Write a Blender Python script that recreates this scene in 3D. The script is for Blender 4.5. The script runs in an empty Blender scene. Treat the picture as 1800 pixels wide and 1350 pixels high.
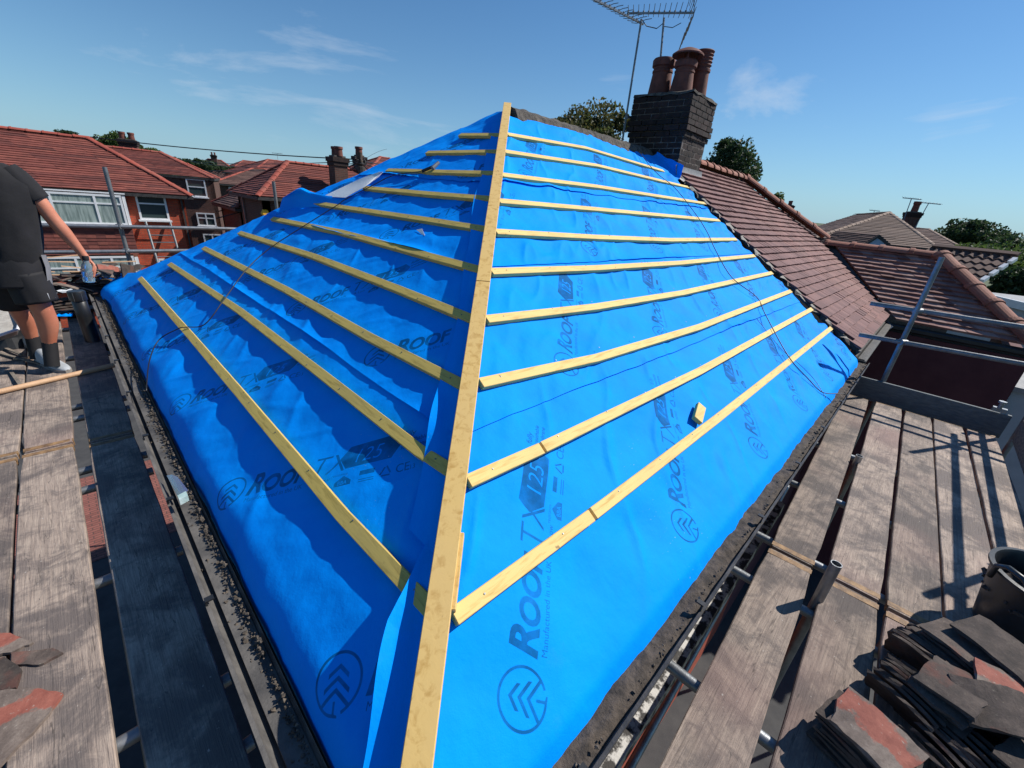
import bpy, math, random
import numpy as np
from mathutils import Vector, Matrix
random.seed(7)
rad = math.radians
sc = bpy.context.scene
COL = sc.collection

# ------------------------------------------------------------------ camera, sky, sun, exposure
CAM = np.array([-0.329, -0.499, 1.293])
ROT = np.array([[0.70398, -0.70512, 0.08537], [-0.22733, -0.33718, -0.91358], [0.67296, 0.62374, -0.39766]])
# rows: right, down, forward
u_, s_, v_ = np.linalg.svd(ROT); ROT = u_ @ v_
FPX = 738.3
cd = bpy.data.cameras.new('camera'); cam = bpy.data.objects.new('camera', cd); COL.objects.link(cam)
cd.sensor_width = 36; cd.lens = FPX / 1800 * 36; cd.clip_start = 0.03; cd.clip_end = 9000
R_, D_, F_ = ROT
cam.matrix_world = Matrix(((R_[0], -D_[0], -F_[0], CAM[0]), (R_[1], -D_[1], -F_[1], CAM[1]), (R_[2], -D_[2], -F_[2], CAM[2]), (0, 0, 0, 1)))
sc.camera = cam
SUN_AZ, SUN_EL = rad(-27), rad(44.5)
sdir = Vector((math.cos(SUN_EL) * math.cos(SUN_AZ), math.cos(SUN_EL) * math.sin(SUN_AZ), math.sin(SUN_EL)))
w = bpy.data.worlds.new('World'); sc.world = w; w.use_nodes = True
nt = w.node_tree; bgn = nt.nodes['Background']
sky = nt.nodes.new('ShaderNodeTexSky'); sky.sky_type = 'NISHITA'; sky.sun_disc = False
sky.sun_elevation = SUN_EL; sky.sun_rotation = math.atan2(sdir.x, sdir.y)
sky.air_density = 1.0; sky.dust_density = 0.15; sky.ozone_density = 3.0; sky.altitude = 100
bgn.inputs[1].default_value = 0.083
def NN(t, typ, **kw):
    n = t.nodes.new(typ)
    for k, v in kw.items(): setattr(n, k, v)
    return n
def math_node(t, op, a, b=None, c=None, clamp=False):
    n = t.nodes.new('ShaderNodeMath'); n.operation = op; n.use_clamp = clamp
    for i, x in enumerate((a, b, c)):
        if x is None: continue
        if isinstance(x, (int, float)): n.inputs[i].default_value = x
        else: t.links.new(x, n.inputs[i])
    return n.outputs[0]
# thin cirrus wisps everywhere in the sky
tc = NN(nt, 'ShaderNodeTexCoord'); mp = NN(nt, 'ShaderNodeMapping'); mp.inputs['Scale'].default_value = (1.6, 2.4, 7.0)
mp.inputs['Rotation'].default_value = (0.12, 0.1, 0.9); mp.inputs['Location'].default_value = (0.35, 0.9, 0.2)
nt.links.new(tc.outputs['Generated'], mp.inputs[0])
n1 = NN(nt, 'ShaderNodeTexNoise'); n1.inputs['Scale'].default_value = 1.3; n1.inputs['Detail'].default_value = 9; n1.inputs['Roughness'].default_value = 0.62; n1.inputs['Distortion'].default_value = 0.6
nt.links.new(mp.outputs[0], n1.inputs['Vector'])
rp = NN(nt, 'ShaderNodeValToRGB'); rp.color_ramp.elements[0].position = 0.63; rp.color_ramp.elements[1].position = 0.95
cl = n1.outputs[0]
for (cu_, cv_), sg_, am_ in (((1080, 165), .07, .20), ((1290, 165), .05, .14), ((1330, 188), .035, .16), ((1385, 190), .03, .13), ((520, 12), .06, .11), ((880, 12), .03, .12), ((640, 235), .10, .10), ((420, 225), .12, .07), ((1640, 237), .035, .15), ((1730, 222), .03, .14), ((1310, 100), .03, .14), ((780, 225), .07, .10)):
    dd_ = np.array([(cu_ - 900) / 738.3, (cv_ - 675) / 738.3, 1.0]); dd_ = ROT.T @ dd_; dd_ /= np.linalg.norm(dd_)
    vm = NN(nt, 'ShaderNodeVectorMath', operation='DISTANCE'); nt.links.new(tc.outputs['Generated'], vm.inputs[0]); vm.inputs[1].default_value = dd_
    q_ = math_node(nt, 'DIVIDE', vm.outputs['Value'], sg_); cl = math_node(nt, 'ADD', cl, math_node(nt, 'MULTIPLY', math_node(nt, 'POWER', 2.718, math_node(nt, 'MULTIPLY', math_node(nt, 'MULTIPLY', q_, q_), -1.0)), am_))
nt.links.new(cl, rp.inputs[0])
mx = NN(nt, 'ShaderNodeMix', data_type='RGBA'); mx.inputs['B'].default_value = (7.0, 7.8, 8.8, 1)
nt.links.new(math_node(nt, 'MULTIPLY', rp.outputs[0], 0.75), mx.inputs['Factor'])
hs = NN(nt, 'ShaderNodeHueSaturation'); hs.inputs['Saturation'].default_value = 1.15
nt.links.new(sky.outputs[0], hs.inputs['Color']); tn = NN(nt, 'ShaderNodeMix', data_type='RGBA', blend_type='MULTIPLY'); tn.inputs['Factor'].default_value = 1.0; tn.inputs['B'].default_value = (.80, 1.02, 1.14, 1); nt.links.new(hs.outputs[0], tn.inputs['A']); geo = NN(nt, 'ShaderNodeSeparateXYZ'); nt.links.new(tc.outputs['Generated'], geo.inputs[0])
hz = NN(nt, 'ShaderNodeMix', data_type='RGBA'); hz.inputs['B'].default_value = (2.9, 5.0, 6.9, 1); nt.links.new(tn.outputs['Result'], hz.inputs['A'])
nt.links.new(math_node(nt, 'MULTIPLY', math_node(nt, 'POWER', 2.718, math_node(nt, 'MULTIPLY', math_node(nt, 'MAXIMUM', geo.outputs[2], 0.0), -7.5)), .80), hz.inputs['Factor']); nt.links.new(hz.outputs['Result'], mx.inputs['A']); nt.links.new(mx.outputs['Result'], bgn.inputs[0])
sl = bpy.data.lights.new('sun', 'SUN'); sl.energy = 5.0; sl.angle = rad(0.5); sl.color = (1.0, 0.955, 0.88)
so = bpy.data.objects.new('sun', sl); COL.objects.link(so); so.rotation_euler = sdir.to_track_quat('Z', 'Y').to_euler(); so.location = (5, -8, 12)
sc.render.engine = 'CYCLES'
sc.view_settings.view_transform = 'Standard'; sc.view_settings.look = 'None'
sc.view_settings.exposure = 0.22; sc.view_settings.gamma = 1.0

# ------------------------------------------------------------------ measuring helpers
PT = 0.59175                                   # roof pitch
CP, SP = math.cos(PT), math.sin(PT)
def ray(u, v): return ROT.T @ np.array([(u - 900) / FPX, (v - 675) / FPX, 1.0])
def plane(u, v, P, n):
    d = ray(u, v); n = np.array(n, float); return Vector(CAM + d * ((np.array(P, float) - CAM) @ n) / (d @ n))
def onx(u, v, x): return plane(u, v, (x, 0, 0), (1, 0, 0))
def ony(u, v, y): return plane(u, v, (0, y, 0), (0, 1, 0))
def onz(u, v, z): return plane(u, v, (0, 0, z), (0, 0, 1))
def onR(u, v, off=0.0): return plane(u, v, (0, -SP * off, CP * off), (0, -SP, CP))
def onL(u, v, off=0.0): return plane(u, v, (-SP * off, 0, CP * off), (-SP, 0, CP))
def at(u, v, depth): return Vector(CAM + ray(u, v) * depth)
NR, NL = Vector((0, -SP, CP)), Vector((-SP, 0, CP))
def Rp(x, s, h=0.0): return Vector((x, s * CP - SP * h, s * SP + CP * h))
def Lp(s, y, h=0.0): return Vector((s * CP - SP * h, y, s * SP + CP * h))

def vnoise(x, y, seed=0):
    x = np.asarray(x, float); y = np.asarray(y, float)
    xi, yi = np.floor(x), np.floor(y); fx, fy = x - xi, y - yi
    fx = fx * fx * fx * (fx * (fx * 6 - 15) + 10); fy = fy * fy * fy * (fy * (fy * 6 - 15) + 10)
    def h(a, b):
        t = np.sin(a * 127.1 + b * 311.7 + seed * 74.7) * 43758.5453
        return t - np.floor(t)
    return (h(xi, yi) * (1 - fx) + h(xi + 1, yi) * fx) * (1 - fy) + (h(xi, yi + 1) * (1 - fx) + h(xi + 1, yi + 1) * fx) * fy
def fbm(x, y, seed=0, o=3):
    r, a, tot = 0, 1.0, 0
    for i in range(o):
        r = r + a * vnoise(x * 2 ** i, y * 2 ** i, seed + i * 13); tot += a; a *= 0.5
    return r / tot

# ------------------------------------------------------------------ mesh helpers
class MB:
    def __init__(s): s.v = []; s.f = []; s.uv = None
    def add(s, vs, fs):
        o = len(s.v); s.v += [tuple(p) for p in vs]; s.f += [tuple(i + o for i in f) for f in fs]
    def box(s, c, size, rot=None):
        hx, hy, hz = (a / 2 for a in size); P = []
        for x, y, z in ((-1, -1, -1), (1, -1, -1), (1, 1, -1), (-1, 1, -1), (-1, -1, 1), (1, -1, 1), (1, 1, 1), (-1, 1, 1)):
            q = Vector((x * hx, y * hy, z * hz))
            if rot is not None: q = rot @ q
            P.append(q + Vector(c))
        s.add(P, BOXF)
    def bar(s, p0, p1, wv, hv):
        """box swept p0->p1 with half-width vector wv and height vector hv (p on the bottom centre line)"""
        p0, p1, wv, hv = map(Vector, (p0, p1, wv, hv))
        s.add([p0 - wv, p0 + wv, p1 + wv, p1 - wv, p0 - wv + hv, p0 + wv + hv, p1 + wv + hv, p1 - wv + hv], BOXF)
    def sweep(s, pts, wv, hv):
        n = len(pts); V_ = []
        for i, p in enumerate(pts):
            W_ = wv[i] if isinstance(wv, list) else wv
            V_ += [p - W_, p + W_, p + W_ + hv, p - W_ + hv]
        F = [(0, 1, 2, 3), tuple(4 * (n - 1) + k for k in (3, 2, 1, 0))]
        for i in range(n - 1):
            for k in range(4): F.append((4 * i + k, 4 * (i + 1) + k, 4 * (i + 1) + (k + 1) % 4, 4 * i + (k + 1) % 4))
        s.add(V_, F)
    def tube(s, pts, r, n=10, caps=True):
        pts = [Vector(p) for p in pts]; V_, F = [], []
        rs = r if isinstance(r, (list, tuple)) else [r] * len(pts)
        up = None
        for i, p in enumerate(pts):
            d = (pts[min(i + 1, len(pts) - 1)] - pts[max(i - 1, 0)]).normalized()
            if up is None: up = d.orthogonal().normalized()
            a = (up - d * up.dot(d)).normalized(); b = d.cross(a); up = a
            for k in range(n):
                t = 2 * math.pi * k / n; V_.append(p + (a * math.cos(t) + b * math.sin(t)) * rs[i])
        for i in range(len(pts) - 1):
            for k in range(n): F.append((i * n + k, i * n + (k + 1) % n, (i + 1) * n + (k + 1) % n, (i + 1) * n + k))
        if caps: F += [tuple(range(n - 1, -1, -1)), tuple((len(pts) - 1) * n + k for k in range(n))]
        s.add(V_, F)
    def pipe(s, p0, p1, r, t=0.004, n=14):
        """open steel tube with wall thickness"""
        p0, p1 = Vector(p0), Vector(p1); d = (p1 - p0).normalized(); a = d.orthogonal().normalized(); b = d.cross(a); V_, F = [], []
        for p, q in ((p0, r), (p1, r), (p1, r - t), (p0, r - t)):
            for k in range(n):
                g = 2 * math.pi * k / n; V_.append(p + (a * math.cos(g) + b * math.sin(g)) * q)
        for j in range(4):
            for k in range(n): F.append((j * n + k, j * n + (k + 1) % n, ((j + 1) % 4) * n + (k + 1) % n, ((j + 1) % 4) * n + k))
        s.add(V_, F)
    def lathe(s, c, prof, n=20, axis=None):
        c = Vector(c); q = Matrix.Identity(3) if axis is None else Vector((0, 0, 1)).rotation_difference(Vector(axis)).to_matrix()
        V_, F = [], []
        for r, z in prof:
            for k in range(n):
                t = 2 * math.pi * k / n; V_.append(c + q @ Vector((r * math.cos(t), r * math.sin(t), z)))
        for i in range(len(prof) - 1):
            for k in range(n): F.append((i * n + k, i * n + (k + 1) % n, (i + 1) * n + (k + 1) % n, (i + 1) * n + k))
        F.append(tuple(range(n - 1, -1, -1))); F.append(tuple((len(prof) - 1) * n + k for k in range(n)))
        s.add(V_, F)
    def poly(s, pts): s.add(pts, [tuple(range(len(pts)))])
    def prism(s, pts, d):
        d = Vector(d); n = len(pts); pts = [Vector(p) for p in pts]
        s.add(pts + [p + d for p in pts], [tuple(range(n - 1, -1, -1)), tuple(range(n, 2 * n))] + [(k, (k + 1) % n, n + (k + 1) % n, n + k) for k in range(n)])
    def mesh(s, name):
        me = bpy.data.meshes.new(name); me.from_pydata(s.v, [], s.f); me.update(); return me
    def build(s, name, mat, parent=None, smooth=False, bevel=0.0, **kw):
        return link(name, s.mesh(name), mat, parent, smooth, bevel, **kw)
BOXF = [(0, 3, 2, 1), (4, 5, 6, 7), (0, 1, 5, 4), (1, 2, 6, 5), (2, 3, 7, 6), (3, 0, 4, 7)]
WM = {}
def par(o, p):
    o.parent = p; o.matrix_parent_inverse = WM.get(p.name, Matrix.Identity(4)).inverted()
def link(name, me, mat, parent=None, smooth=False, bevel=0.0, label=None, cat=None, group=None, kind=None, mw=None):
    o = bpy.data.objects.new(name, me); COL.objects.link(o)
    if mat is not None and len(me.materials) == 0: me.materials.append(mat)
    if mw is not None: o.matrix_world = mw; WM[o.name] = mw.copy()
    if parent is not None:
        b = o.matrix_basis.copy(); par(o, parent); o.matrix_basis = b
    if smooth:
        me.polygons.foreach_set('use_smooth', [True] * len(me.polygons))
        if smooth == 'auto': me.set_sharp_from_angle(angle=rad(40))
    if bevel:
        m = o.modifiers.new('bevel', 'BEVEL'); m.width = bevel; m.segments = 1; m.limit_method = 'ANGLE'
    if label: o['label'] = label
    if cat: o['category'] = cat
    if group: o['group'] = group
    if kind: o['kind'] = kind
    return o
def thing(name, label, cat, loc=(0, 0, 0), group=None):
    o = bpy.data.objects.new(name, None); COL.objects.link(o); o.location = loc; o.empty_display_size = 0.1
    WM[o.name] = Matrix.Translation(loc); o['label'] = label; o['category'] = cat
    if group: o['group'] = group
    return o
def setuv(me, uv):
    l = me.uv_layers.new(name='UVMap'); vi = np.empty(len(me.loops), np.int32); me.loops.foreach_get('vertex_index', vi)
    l.data.foreach_set('uv', np.asarray(uv, np.float32)[vi].ravel())
def grid_mesh(name, P, uv=None):
    """P: (n,m,3) array"""
    n, m, _ = P.shape; me = bpy.data.meshes.new(name)
    i = np.arange(n * m).reshape(n, m); q = np.stack([i[:-1, :-1], i[:-1, 1:], i[1:, 1:], i[1:, :-1]], -1).reshape(-1, 4)
    me.from_pydata(P.reshape(-1, 3).tolist(), [], q.tolist()); me.update()
    if uv is not None: setuv(me, uv.reshape(-1, 2))
    return me

# ------------------------------------------------------------------ materials
def new_mat(name, col=(.5, .5, .5), rough=.7, metal=0.0):
    m = bpy.data.materials.new(name); m.use_nodes = True; b = m.node_tree.nodes['Principled BSDF']
    b.inputs['Base Color'].default_value = (*col, 1); b.inputs['Roughness'].default_value = rough; b.inputs['Metallic'].default_value = metal
    return m, m.node_tree, b
def ramp(t, fac, stops):
    r = NN(t, 'ShaderNodeValToRGB'); e = r.color_ramp.elements
    while len(e) < len(stops): e.new(0.5)
    for i, (p, c) in enumerate(stops): e[i].position = p; e[i].color = (*c, 1)
    t.links.new(fac, r.inputs[0]); return r.outputs[0]
def mixc(t, f, a, b, mode='MIX'):
    n = NN(t, 'ShaderNodeMix', data_type='RGBA', blend_type=mode)
    for k, x in (('Factor', f), ('A', a), ('B', b)):
        if isinstance(x, (int, float)): n.inputs[k].default_value = x
        elif isinstance(x, tuple): n.inputs[k].default_value = (*x, 1)
        else: t.links.new(x, n.inputs[k])
    return n.outputs['Result']
def noise(t, scale=(1, 1, 1), sc_=5, det=6, ro=.6, coord='Object', rnd=False, dist=0):
    c = NN(t, 'ShaderNodeTexCoord'); m = NN(t, 'ShaderNodeMapping'); m.inputs['Scale'].default_value = scale
    t.links.new(c.outputs[coord], m.inputs[0])
    if rnd:
        oi = NN(t, 'ShaderNodeObjectInfo'); cb = NN(t, 'ShaderNodeCombineXYZ')
        for k in range(3): t.links.new(math_node(t, 'MULTIPLY', oi.outputs['Random'], 17.0 + 9 * k), cb.inputs[k])
        t.links.new(cb.outputs[0], m.inputs['Location'])
    n = NN(t, 'ShaderNodeTexNoise'); n.inputs['Scale'].default_value = sc_; n.inputs['Detail'].default_value = det; n.inputs['Roughness'].default_value = ro; n.inputs['Distortion'].default_value = dist
    t.links.new(m.outputs[0], n.inputs['Vector']); return n.outputs[0]
def bump(t, b, h, strength=.3, dist=.01):
    n = NN(t, 'ShaderNodeBump'); n.inputs['Strength'].default_value = strength; n.inputs['Distance'].default_value = dist
    t.links.new(h, n.inputs['Height']); t.links.new(n.outputs[0], b.inputs['Normal'])
def rough_mat(name, c1, c2, rough=.8, sc_=8, scale=(1, 1, 1), bs=.3, bd=.01, rnd=0.0, metal=0.0, lo=.35, hi=.65, fine=60):
    m, t, b = new_mat(name, c1, rough, metal)
    f = noise(t, scale, sc_, 8, .65, rnd=bool(rnd))
    col = ramp(t, f, [(lo, c1), (hi, c2)])
    if rnd:
        oi = NN(t, 'ShaderNodeObjectInfo'); hv = NN(t, 'ShaderNodeHueSaturation')
        t.links.new(math_node(t, 'MULTIPLY_ADD', oi.outputs['Random'], 2 * rnd, 1 - rnd), hv.inputs['Value']); t.links.new(col, hv.inputs['Color']); col = hv.outputs[0]
    t.links.new(col, b.inputs['Base Color']); bump(t, b, noise(t, scale, fine, 5, .7), bs, bd); return m
def board_mat(name, axis):
    m, t, b = new_mat(name, rough=.85)
    a, c = (1, 9) if axis == 'x' else (9, 1)
    a2, c2 = (1, 26) if axis == 'x' else (26, 1)
    g = noise(t, (a, c, 9), 4.5, 8, .72, rnd=True, dist=.6); gr = noise(t, (a2, c2, 26), 5, 5, .7, rnd=True, dist=.25)
    st = noise(t, (1, 1, 1), 2.6, 9, .70, rnd=True, dist=.4); st2 = noise(t, (1.0, 1.0, 1), 7.5, 8, .74, rnd=True, dist=.8)
    col = ramp(t, g, [(.28, (.17, .135, .115)), (.5, (.31, .25, .21)), (.70, (.41, .335, .275))])
    col = mixc(t, .42, col, ramp(t, gr, [(.36, (.45, .44, .43)), (.50, (1.0, 1.0, 1.0)), (.66, (1.18, 1.14, 1.1))]), 'MULTIPLY')
    col = mixc(t, ramp(t, st, [(.46, (0, 0, 0)), (.57, (.85, .85, .85))]), col, (.095, .080, .076))
    col = mixc(t, ramp(t, st2, [(.50, (0, 0, 0)), (.62, (.75, .75, .75))]), col, (.13, .108, .098))
    pk = noise(t, (1, 1, 1), 1.1, 3, .5, rnd=True); col = mixc(t, ramp(t, pk, [(.52, (0, 0, 0)), (.72, (.5, .5, .5))]), col, (.30, .195, .17))
    sp = noise(t, (1, 1, 1), 55, 3, .6); col = mixc(t, ramp(t, sp, [(.68, (0, 0, 0)), (.74, (.6, .6, .6))]), col, (.50, .47, .43))
    a3, c3 = (.35, 7) if axis == 'x' else (7, .35)
    ck = noise(t, (a3, c3, 7), 3.2, 3, .45, rnd=True, dist=.2); ckl = math_node(t, 'LESS_THAN', math_node(t, 'ABSOLUTE', math_node(t, 'SUBTRACT', ck, .56)), .0035); col = mixc(t, math_node(t, 'MULTIPLY', ckl, .5), col, (.03, .025, .022))
    kn = NN(t, 'ShaderNodeTexVoronoi'); kn.inputs['Scale'].default_value = 2.6; c0 = NN(t, 'ShaderNodeTexCoord'); t.links.new(c0.outputs['Object'], kn.inputs['Vector']); col = mixc(t, ramp(t, kn.outputs['Distance'], [(.03, (.7, .7, .7)), (.075, (0, 0, 0))]), col, (.06, .045, .038))
    oi = NN(t, 'ShaderNodeObjectInfo'); hv = NN(t, 'ShaderNodeHueSaturation'); hv.inputs['Saturation'].default_value = 1.1
    t.links.new(math_node(t, 'MULTIPLY_ADD', oi.outputs['Random'], .45, .78), hv.inputs['Value']); t.links.new(col, hv.inputs['Color'])
    t.links.new(hv.outputs[0], b.inputs['Base Color']); bump(t, b, math_node(t, 'ADD', gr, math_node(t, 'MULTIPLY', st2, .8)), .7, .006); return m
def timber_mat(name, c1, c2, c3, sc3):
    m, t, b = new_mat(name, rough=.75)
    g = noise(t, sc3, 6, 5, .6, rnd=True, dist=.5); big = noise(t, (1, 1, 1), 2.2, 4, .6, rnd=True); k = noise(t, (1, 1, 1), 26, 2, .5, rnd=True)
    col = ramp(t, g, [(.32, c2), (.5, c1), (.66, c1)])
    col = mixc(t, ramp(t, big, [(.45, (0, 0, 0)), (.7, (.55, .55, .55))]), col, c3)
    col = mixc(t, ramp(t, k, [(.72, (0, 0, 0)), (.78, (.75, .75, .75))]), col, (.2, .11, .05))
    t.links.new(col, b.inputs['Base Color']); bump(t, b, g, .25, .003); return m
def brick_mat(name, c1, c2, mortar, scale=1.0, bs=.5):
    m, t, b = new_mat(name, rough=.9)
    c = NN(t, 'ShaderNodeTexCoord'); br = NN(t, 'ShaderNodeTexBrick')
    for k, v in (('Scale', scale), ('Mortar Size', .010), ('Brick Width', .225), ('Row Height', .075), ('Bias', 0.0), ('Mortar Smooth', .2)): br.inputs[k].default_value = v
    br.inputs['Color1'].default_value = (*c1, 1); br.inputs['Color2'].default_value = (*c2, 1); br.inputs['Mortar'].default_value = (*mortar, 1)
    t.links.new(c.outputs['UV'], br.inputs['Vector'])
    col = mixc(t, .5, br.outputs['Color'], ramp(t, noise(t, (1, 1, 1), 6, 8, .7), [(.3, (.55, .55, .55)), (.7, (1.3, 1.25, 1.2))]), 'MULTIPLY')
    t.links.new(col, b.inputs['Base Color']); bump(t, b, math_node(t, 'SUBTRACT', 1.0, br.outputs['Fac']), bs, .01); return m
def tile_mat(name, c1, c2, c3, island=False):
    m, t, b = new_mat(name, rough=.85)
    if island: r = NN(t, 'ShaderNodeNewGeometry').outputs['Random Per Island']
    else: r = NN(t, 'ShaderNodeObjectInfo').outputs['Random']
    col = ramp(t, r, [(0, c1), (.45, c2), (1, c3)])
    n = noise(t, (1, 1, 1), 3, 8, .7); col = mixc(t, .85, col, ramp(t, n, [(.3, (.62, .62, .62)), (.7, (1.25, 1.22, 1.2))]), 'MULTIPLY')
    li = noise(t, (1, 1, 1), 45, 4, .6); col = mixc(t, ramp(t, li, [(.64, (0, 0, 0)), (.75, (.5, .5, .5))]), col, (.33, .30, .25))
    t.links.new(col, b.inputs['Base Color']); bump(t, b, noise(t, (1, 1, 1), 70, 4, .7), .35, .006); return m

M = {}
M['board_x'] = board_mat('scaffold_board_wood', 'x'); M['board_y'] = board_mat('scaffold_board_wood_side', 'y')
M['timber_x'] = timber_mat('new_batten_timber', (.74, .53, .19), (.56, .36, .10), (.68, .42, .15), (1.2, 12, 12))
M['timber_y'] = timber_mat('batten_timber_grazing_light', (.62, .45, .11), (.40, .28, .06), (.46, .35, .12), (12, 1.2, 12))  # left battens: olive copy of the timber, grazing light put into the colour
M['timber_hip'] = timber_mat('hip_board_timber', (.66, .44, .15), (.48, .28, .07), (.62, .42, .17), (5, 5, 5))
M['steel'] = rough_mat('galvanised_steel', (.20, .21, .22), (.34, .35, .36), .42, 9, bs=.15, metal=.75)
M['steel_dark'] = rough_mat('dull_and_shaded_steel', (.13, .14, .15), (.24, .25, .26), .5, 9, bs=.15, metal=.6)
M['toe'] = rough_mat('toe_board_paint', (.07, .085, .095), (.13, .145, .15), .7, 6, (2, 2, 8))
M['old_timber'] = rough_mat('weathered_timber', (.10, .085, .07), (.24, .20, .16), .9, 7, (3, 1, 6))
M['black_plastic'] = rough_mat('black_plastic', (.010, .011, .012), (.025, .026, .028), .38, 4, bs=.05)
M['gutter'] = rough_mat('dusty_black_gutter', (.025, .024, .023), (.085, .076, .068), .6, 11, lo=.4, hi=.75)
M['gutter_grey'] = rough_mat('dusty_grey_gutter', (.045, .043, .042), (.13, .12, .108), .7, 7)
M['debris'] = rough_mat('gutter_grit', (.035, .030, .025), (.15, .12, .09), .95, 40, rnd=0)
M['white'] = rough_mat('white_upvc', (.70, .71, .72), (.80, .80, .80), .35, 5, bs=.02)
M['peeling'] = rough_mat('peeling_white_paint', (.04, .036, .033), (.55, .53, .50), .75, 13, lo=.47, hi=.54)
M['fascia'] = rough_mat('dark_fascia_paint_and_shade', (.018, .017, .017), (.055, .05, .047), .6, 9)
M['brick_red'] = brick_mat('red_brick', (.40, .052, .024), (.50, .085, .034), (.24, .09, .055))
M['brick_dark'] = brick_mat('dark_brown_brick', (.075, .030, .024), (.11, .042, .030), (.10, .075, .06))
M['brick_buff'] = brick_mat('pale_brown_brick', (.20, .11, .075), (.26, .15, .10), (.30, .26, .22))
M['maroon'] = rough_mat('maroon_render', (.085, .022, .026), (.115, .034, .036), .85, 3, bs=.1)
M['pav'] = brick_mat('red_block_paving', (.20, .070, .055), (.26, .095, .075), (.10, .05, .042), 1.0)
M['chim_brick'] = rough_mat('sooty_brick', (.009, .006, .006), (.034, .017, .015), .92, 14, rnd=.45)
M['mortar'] = rough_mat('pale_mortar', (.045, .04, .036), (.20, .165, .145), .95, 7)
M['dark_mortar'] = rough_mat('old_ridge_mortar', (.045, .04, .036), (.14, .12, .10), .95, 14, bs=.8, bd=.02)
M['pot'] = rough_mat('terracotta_pot', (.095, .030, .023), (.19, .058, .040), .8, 7, bs=.15)
M['lead'] = rough_mat('grey_lead', (.17, .17, .175), (.27, .27, .27), .6, 8, bs=.2)
M['tile'] = tile_mat('pink_brown_roof_tile', (.130, .056, .056), (.172, .077, .074), (.220, .108, .100))
M['tile_mass'] = tile_mat('pink_brown_roof_tiles', (.140, .060, .054), (.185, .082, .073), (.235, .115, .100), True)
M['wing_tile'] = tile_mat('mottled_brown_roof_tiles', (.18, .080, .066), (.29, .145, .125), (.38, .245, .21), True)
M['ridge'] = tile_mat('orange_brown_ridge_tile', (.22, .080, .052), (.29, .110, .072), (.28, .135, .10))
M['red_roof'] = tile_mat('red_roof_tiles', (.105, .030, .025), (.165, .042, .032), (.22, .064, .046), True)
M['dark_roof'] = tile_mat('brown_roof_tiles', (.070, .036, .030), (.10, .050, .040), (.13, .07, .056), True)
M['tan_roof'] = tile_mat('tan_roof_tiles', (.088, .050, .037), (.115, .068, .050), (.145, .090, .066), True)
M['red_ridge'] = tile_mat('bright_red_ridge_tile', (.25, .052, .036), (.32, .068, .045), (.29, .085, .06))
M['pale_ridge'] = tile_mat('pale_ridge_tile', (.22, .15, .11), (.28, .19, .14), (.31, .23, .18))
M['slate'] = rough_mat('dirty_old_tile', (.040, .030, .027), (.125, .092, .076), .88, 9, rnd=.3, bs=.6)
M['render_grey'] = rough_mat('pale_grey_render', (.36, .38, .40), (.44, .46, .48), .85, 3)
M['cable'] = new_mat('black_cable', (.010, .010, .011), .5)[0]
M['glass'] = new_mat('window_glass', (.045, .07, .07), .06)[0]
M['curtain'] = rough_mat('pale_curtain', (.30, .36, .34), (.42, .48, .45), .9, 3, (6, 6, .4))
M['leaf'] = tile_mat('leaves', (.025, .048, .012), (.042, .075, .020), (.075, .105, .030), True)
M['leaf_dark'] = tile_mat('dark_leaves', (.014, .032, .012), (.026, .052, .018), (.045, .075, .024), True)
M['leaf_brown'] = tile_mat('bronze_leaves', (.045, .042, .015), (.07, .06, .02), (.05, .07, .02), True)
for k_, cs in (('leaf', ((.045, .085, .018), (.075, .125, .03), (.12, .165, .045))), ('leaf_dark', ((.018, .042, .014), (.032, .062, .022), (.058, .090, .032))), ('leaf_brown', ((.075, .072, .022), (.11, .10, .032), (.08, .115, .035)))):
    m, t, b = new_mat(k_ + '_surface', rough=.6); c_ = ramp(t, NN(t, 'ShaderNodeNewGeometry').outputs['Random Per Island'], [(0, cs[0]), (.5, cs[1]), (1, cs[2])]); t.links.new(c_, b.inputs['Base Color'])
    tr = NN(t, 'ShaderNodeBsdfTranslucent'); t.links.new(c_, tr.inputs[0]); ms = NN(t, 'ShaderNodeMixShader'); ms.inputs[0].default_value = .40; t.links.new(b.outputs[0], ms.inputs[1]); t.links.new(tr.outputs[0], ms.inputs[2]); t.links.new(ms.outputs[0], t.nodes['Material Output'].inputs[0]); M[k_] = m
M['bark'] = rough_mat('bark', (.05, .035, .025), (.10, .075, .055), .95, 6, (3, 3, 1))
M['grass'] = rough_mat('grass_ground', (.04, .065, .02), (.085, .10, .035), .95, .6)
M['asphalt'] = rough_mat('asphalt', (.04, .04, .042), (.065, .064, .063), .9, 3)
M['hill'] = rough_mat('wooded_hill', (.045, .075, .05), (.09, .12, .075), .95, .02)
M['skin'] = rough_mat('sunburnt_skin', (.46, .155, .085), (.56, .215, .125), .5, 7, bs=.12)
M['shirt'] = rough_mat('charcoal_cotton', (.008, .008, .009), (.017, .016, .018), .95, 6, bs=.3, bd=.006, fine=25)
M['shorts'] = rough_mat('black_shorts_cloth', (.006, .006, .007), (.013, .012, .014), .8, 6, bs=.3, bd=.006, fine=25)
M['grey_cloth'] = rough_mat('grey_trim_cloth', (.14, .14, .15), (.20, .20, .21), .9, 6)
M['shoe'] = rough_mat('pale_grey_mesh_shoe', (.30, .32, .34), (.44, .46, .48), .7, 10)
M['sole'] = rough_mat('dirty_shoe_sole', (.20, .18, .16), (.30, .27, .24), .85, 10)
M['hair'] = new_mat('brown_hair', (.04, .025, .015), .7)[0]
M['handle'] = rough_mat('worn_wooden_handle', (.46, .27, .15), (.60, .38, .22), .6, 4, (1, 1, 1))
M['yellow'] = new_mat('yellow_plastic', (.85, .42, .03), .5)[0]
M['red_patch'] = None
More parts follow.
